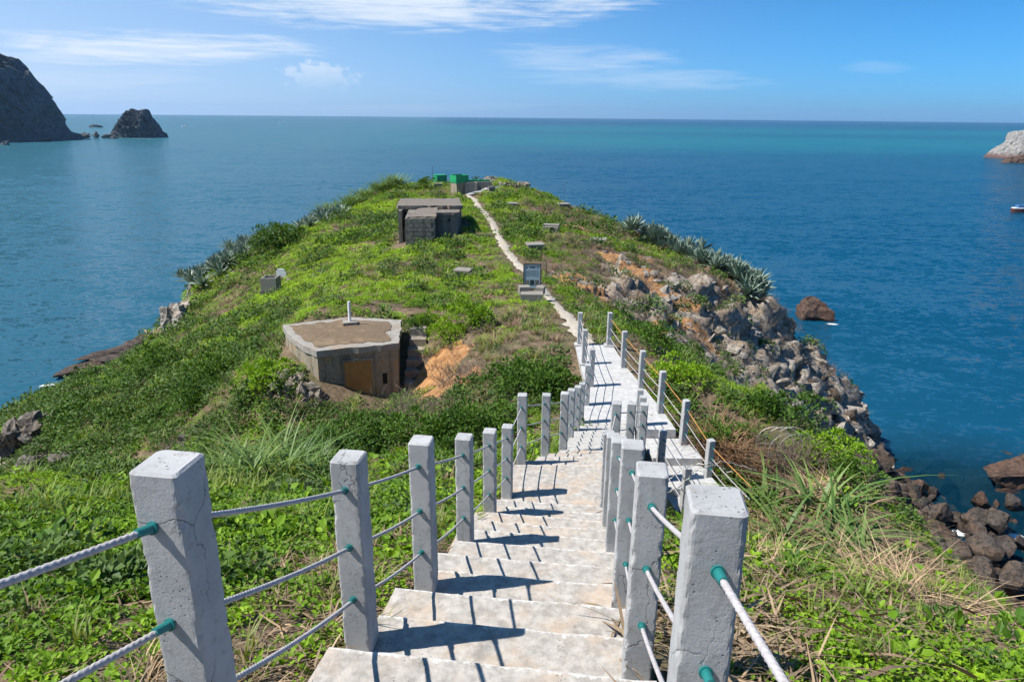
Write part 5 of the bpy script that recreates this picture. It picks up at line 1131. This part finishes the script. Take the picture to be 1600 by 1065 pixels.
# ------------------------------------------------------------------ single plants
def agave_mesh(seed):
    r = np.random.default_rng(seed); V, Fc = [], []
    for i in range(30):
        az = i*2.399+r.normal(0, .15); el = math.radians(np.interp(i, [0, 29], [18, 84])+r.normal(0, 6)); L = r.uniform(.75, 1.15); out = np.array([math.cos(az), math.sin(az), 0]); sd_ = np.array([-out[1], out[0], 0]); k = len(V)
        for j, (t_, wd) in enumerate(((0, .05), (.35, .085), (.7, .06))):
            p = out*(0.06+L*t_*math.cos(el))+np.array([0, 0, L*t_*math.sin(el)-0.12*t_*t_]); nrm = np.cross(sd_, out*math.cos(el)+np.array([0, 0, math.sin(el)])); V += [p-sd_*wd+nrm*-.03, p+nrm*.0, p+sd_*wd+nrm*-.03]
        V.append(out*(0.06+L*math.cos(el))+np.array([0, 0, L*math.sin(el)-0.12]))
        for j in range(2):
            q = k+3*j; Fc += [(q, q+1, q+4, q+3), (q+1, q+2, q+5, q+4)]
        q = k+6; Fc += [(q, q+1, k+9), (q+1, q+2, k+9)]
    return mesh('agave', V, Fc, M['agave'])
AG = [agave_mesh(600+s) for s in range(4)]
def agaves(line, n, spread, label, group, smin=1.6, smax=2.4, mound=0.8):
    pts = [atY(*q) for q in line]
    for i in range(n):
        f = rr.random()*(len(pts)-1); k = int(f); a = pts[k]+(pts[min(k+1, len(pts)-1)]-pts[k])*(f-k); x, y = a[0]+rr.normal(0, spread), a[1]+rr.normal(0, spread); s = rr.uniform(smin, smax)
        o = obj('agave', AG[i % 4], None, (x, y, max(base_z(x, y), base_z(a[0], a[1])-0.7)-0.1+0.6*mound*rr.random()), (rr.normal(0, .18), rr.normal(0, .18), rr.random()*6), (s, s, s)); tag(o, label, 'agave', group)
agaves([(322, 436, 65), (345, 418, 68), (385, 396, 73), (425, 384, 78)], 105, 1.5, 'blue green agave in the long clump on the left brow', 'agaves on the left brow', 0.9, 1.5, 0.9)
agaves([(470, 376, 84), (495, 362, 86), (508, 356, 88)], 22, 1.1, 'large agave in the clump above the bright left slope', 'agaves above the left slope', 1.5, 2.1, 0.8)
agaves([(1015, 388, 70), (1040, 392, 69), (1068, 398, 68)], 44, 1.0, 'agave in the farther clump on the right brow', 'agaves on the farther right brow', 1.3, 1.9, 1.5)
agaves([(1112, 428, 62), (1135, 436, 61), (1160, 448, 60), (1182, 462, 58)], 56, 1.0, 'agave in the nearer clump above the right cliff', 'agaves above the right cliff', 1.2, 1.8, 1.2)
def plant(name, px, py, me_, scale, label, cat, Y=None, group=None, rot=None, sink=0.05, y0=1.5):
    g = atY(px, py, Y) if Y else G(px, py, y0); z = base_z(g[0], g[1]); s = scale if hasattr(scale, '__len__') else (scale,)*3
    o = obj(name, me_, None, (g[0], g[1], z-sink), (0, 0, rr.random()*6 if rot is None else rot), s); return tag(o, label, cat, group)
RW = [tuft(705+s, 30, 1.0, 0.075, 0.30, 0.85, 'reed', 6, 0.45) for s in range(3)]
RD = [tuft(700+s, 60, 1.0, 0.040, 0.30, 0.75, 'reed', 5, 0.35) for s in range(3)]
DB = [tuft(715+s, 170, 1.0, 0.03, 0.45, 0.7, 'rust', 4, 0.5) for s in range(3)]
RDD = [tuft(710+s, 150, 1.0, 0.024, 0.95, 0.9, 'dry', 5, 0.9) for s in range(3)]
for i, (px, py, s, lb) in enumerate(((395, 752, 1.2, 'leafy reed clump behind the tall foreground post on the left'), (450, 748, 1.3, 'largest reed clump between the first two left posts'), (505, 742, 0.95, 'reed clump just left of the second left post'), (350, 735, 0.8, 'small reed clump at the edge of the gully'), (470, 720, 1.0, 'pale reed clump behind the largest one'))):
    plant('reed_clump', px, py, RD[i % 3], s, lb, 'reeds')
for i, (px, py, s, lb) in enumerate(((1235, 850, 1.15, 'long-leaved reeds right of the nearest right post'), (1310, 855, 1.2, 'arching reeds on the right slope above the beach'), (1280, 800, 1.3, 'reeds standing in dry straw on the right slope'), (1200, 790, 1.0, 'reeds just behind the nearest right post'), (1350, 880, 0.9, 'sparse reeds nearest the right brow'))):
    plant('reed_clump', px, py, RW[i % 3], s, lb, 'reeds')
for i, (px, py, s, lb) in enumerate(((1225, 835, 0.8, 'fallen straw heap among the right reeds'), (1370, 900, 0.75, 'swept straw heap on the right brow'), (1420, 930, 0.6, 'outermost straw heap above the beach'), (1300, 780, 0.8, 'dry straw standing behind the right reeds'), (1200, 890, 0.4, 'small straw heap close to the nearest right post'))):
    plant('straw_clump', px, py, RDD[i % 3], (s*1.1, s*1.1, s*0.5), lb, 'dry grass')
for i, (px, py, Y, s, lb) in enumerate(((1110, 665, 15.0, 1.1, 'rust brown dead grass bush beside the side steps'), (1140, 672, 14.6, 1.2, 'largest rust brown dead bush right of the walkway railing'), (1165, 690, 14.0, 1.0, 'rust brown dead bush nearest the wire coil'))):
    plant('dead_bush', px, py, DB[i % 3], s*0.9, lb, 'dead bush', Y)
TW = [twigs(720+s, 46, 1.0, 0.45, 0.008) for s in range(2)]
for i, (px, py, s, lb) in enumerate(((1215, 725, 1.1, 'tangle of grey bare branches inside the wire coil'), (1250, 730, 1.0, 'grey bare bush right of the wire coil'), (640, 660, 1.3, 'bare grey brown bush before the bunker door'), (720, 600, 1.2, 'bare twiggy bush by the orange bank'), (1185, 735, 0.8, 'grey twigs below the rust brown bushes'))):
    plant('bare_bush', px, py, TW[i % 2], s, lb, 'bare bush')
def bush_mesh(seed, n, leaf, m='shrub'):
    r = np.random.default_rng(seed); V, Fc = [], []; lob = [(r.normal(0, .42), r.normal(0, .42), r.uniform(.25, .6), r.uniform(.38, .6)) for _ in range(9)]
    for i in range(n):
        x, y, z, R = lob[r.integers(0, 9)]; d = rdir(r, -20, 88); q = np.array([x, y, z])+d*R*r.uniform(.72, 1.05)
        if q[2] < 0: continue
        leaf4(V, Fc, q, d+r.normal(0, .6, 3), np.array([r.normal(0, .4), r.normal(0, .4), 1.0]), leaf*r.uniform(.6, 1.3), leaf*0.55)
    for k in range(14):
        d = rdir(r, 20, 80); e = d*r.uniform(.5, .9); kk = len(V); V += [np.array([.02, 0, 0]), np.array([-.02, .02, 0]), np.array([-.02, -.02, 0]), e]; Fc += [(kk, kk+1, kk+3), (kk+1, kk+2, kk+3), (kk+2, kk, kk+3)]
    return mesh('bush', V, Fc, M[m])
BU = [bush_mesh(730+s, 1500, 0.13) for s in range(3)]; BG = [bush_mesh(740+s, 1300, 0.14, 'creeper') for s in range(2)]
for i, (px, py, s, br, lb) in enumerate((
    (845, 622, 1.05, 0, 'dark leafy bush left of the walkway'), (800, 610, 1.0, 0, 'dark bush between the footpath slope and the stairs'), (875, 610, 0.8, 0, 'small dark bush touching the walkway edge'),
    (590, 700, 1.0, 0, 'scrubby bush in the hedge before the bunker, nearest the door'), (530, 705, 1.0, 0, 'scrubby bush left in the hedge before the bunker'), (650, 700, 1.0, 0, 'scrubby bush right of the bunker door'), (710, 695, 1.0, 0, 'scrubby bush behind the fourth left post'), (765, 680, 0.9, 0, 'scrubby bush behind the stair landing posts'),
    (740, 510, 1.2, 1, 'pale green bush on the slope behind the bunker steps'), (700, 530, 0.9, 1, 'small pale bush above the orange bank'), (655, 520, 0.8, 0, 'dark bush over the bunker steps'), (665, 505, 0.6, 1, 'small green bush at the head of the bunker steps'),
    (1020, 545, 1.1, 0, 'dark bush beyond the walkway railing'), (1070, 560, 1.2, 0, 'rounded dark bush on the seaward side of the walkway'), (1120, 590, 1.1, 0, 'dark bush above the rust brown bushes'), (1060, 600, 0.9, 1, 'light green bush against the walkway railing'), (1180, 620, 1.1, 1, 'green bush behind the rust brown bushes'), (1230, 660, 1.1, 0, 'dark bush on the right brow above the cliff'), (1120, 700, 0.8, 0, 'leafy bush beside the side steps'),
    (1290, 720, 0.9, 1, 'green bush on the right brow above the shore'), (1340, 760, 0.8, 0, 'low bush at the right brow'), (440, 384, 2.6, 0, 'round dark shrub between two agave clumps'), (415, 392, 1.8, 0, 'dark shrub behind the long agave clump'), (664, 292, 1.7, 0, 'dark shrub left of the green tin hut'), (1048, 720, 0.45, 1, 'green sprig growing at the side steps'),
    (330, 600, 1.6, 0, 'dark shrub on the left slope below the stone box'), (300, 640, 1.6, 0, 'dark shrub low on the left slope'), (420, 600, 1.2, 1, 'green shrub left of the bunker'), (250, 580, 1.8, 0, 'grey green shrub on the lower left slope'))):
    plant('bush', px, py, (BG if br else BU)[i % (2 if br else 3)], s*0.8, lb, 'bush')
HR = [tuft(750+s, 150, 1.0, 0.05, 0.55, 0.6, 'reed', 4, 0.3) for s in range(3)]
for i in range(13):
    f = i/12; a = atY(505, 352, 89)*(1-f)+atY(612, 296, 103)*f; x, y = a[0]+rr.normal(0, .5), a[1]+rr.normal(0, .5); s = rr.uniform(2.2, 3.0)
    tag(obj('silver_grass', HR[i % 3], None, (x, y, base_z(x, y)-0.1), (0, 0, rr.random()*6), (s*1.1, s*1.1, s*0.9)), 'tall silver grass in the hedge along the left ridge line', 'silver grass', 'silver grass hedge on the ridge')
for i in range(6):
    f = i/5; a = atY(618, 300, 101)*(1-f)+atY(668, 297, 100)*f; s = rr.uniform(1.2, 1.7)
    tag(obj('silver_grass', HR[i % 3], None, (a[0], a[1], base_z(a[0], a[1])-0.1), (0, 0, rr.random()*6), (s, s, s*.8)), 'pale silver grass left of the green tin hut', 'silver grass', 'silver grass by the hut')
# wire
g = G(1225, 725); co = []
for i in range(130):
    a = i/130*6.283*5; co.append((g[0]-0.25+i*0.004+0.42*math.cos(a), g[1]+0.25*math.sin(a*0.5), g[2]+0.45+0.42*math.sin(a)))
tag(MB().tube(co, 0.007, 4).build('wire_coil', M['wire']), 'loose coil of pale wire caught in the bare bush', 'wire')
for i, (pts, lb) in enumerate((([(1040, 752), (1075, 728), (1110, 724), (1150, 740)], 'barbed wire strand crossing before the side steps'), ([(1045, 770), (1090, 735), (1130, 720), (1190, 735)], 'loose wire looping over the side steps railing'))):
    q = [atY(a, b, 8.5) for a, b in pts]; mb = MB(); fine = []
    for a, b in zip(q[:-1], q[1:]):
        for f in np.linspace(0, 1, 10)[:-1]: fine.append(a*(1-f)+b*f+rr.normal(0, .012, 3))
    mb.tube(fine, 0.006, 4)
    for k in range(0, len(fine), 3): d = rr.normal(0, .03, 3); mb.tube([fine[k]-d, fine[k]+d], 0.004, 3)
    tag(mb.build('barbed_wire', M['wire']), lb, 'wire')

# ------------------------------------------------------------------ sea air
hz_m = bpy.data.materials.new('sea_air'); hz_m.use_nodes = True; hz_m.node_tree.nodes.clear(); ht = NT(hz_m.node_tree)
pvn = ht.new('ShaderNodeVolumePrincipled'); pvn.inputs['Color'].default_value = (0.42, 0.68, 1.0, 1); pvn.inputs['Density'].default_value = 0.00005; pvn.inputs['Anisotropy'].default_value = 0.2
ht.l.new(pvn.outputs[0], ht.new('ShaderNodeOutputMaterial').inputs['Volume'])
hz = MB().box(0, 0, 66, 24000, 24000, 150).build('haze', hz_m); tag(hz, 'thin blue sea haze over the bay', 'haze', kind='stuff')
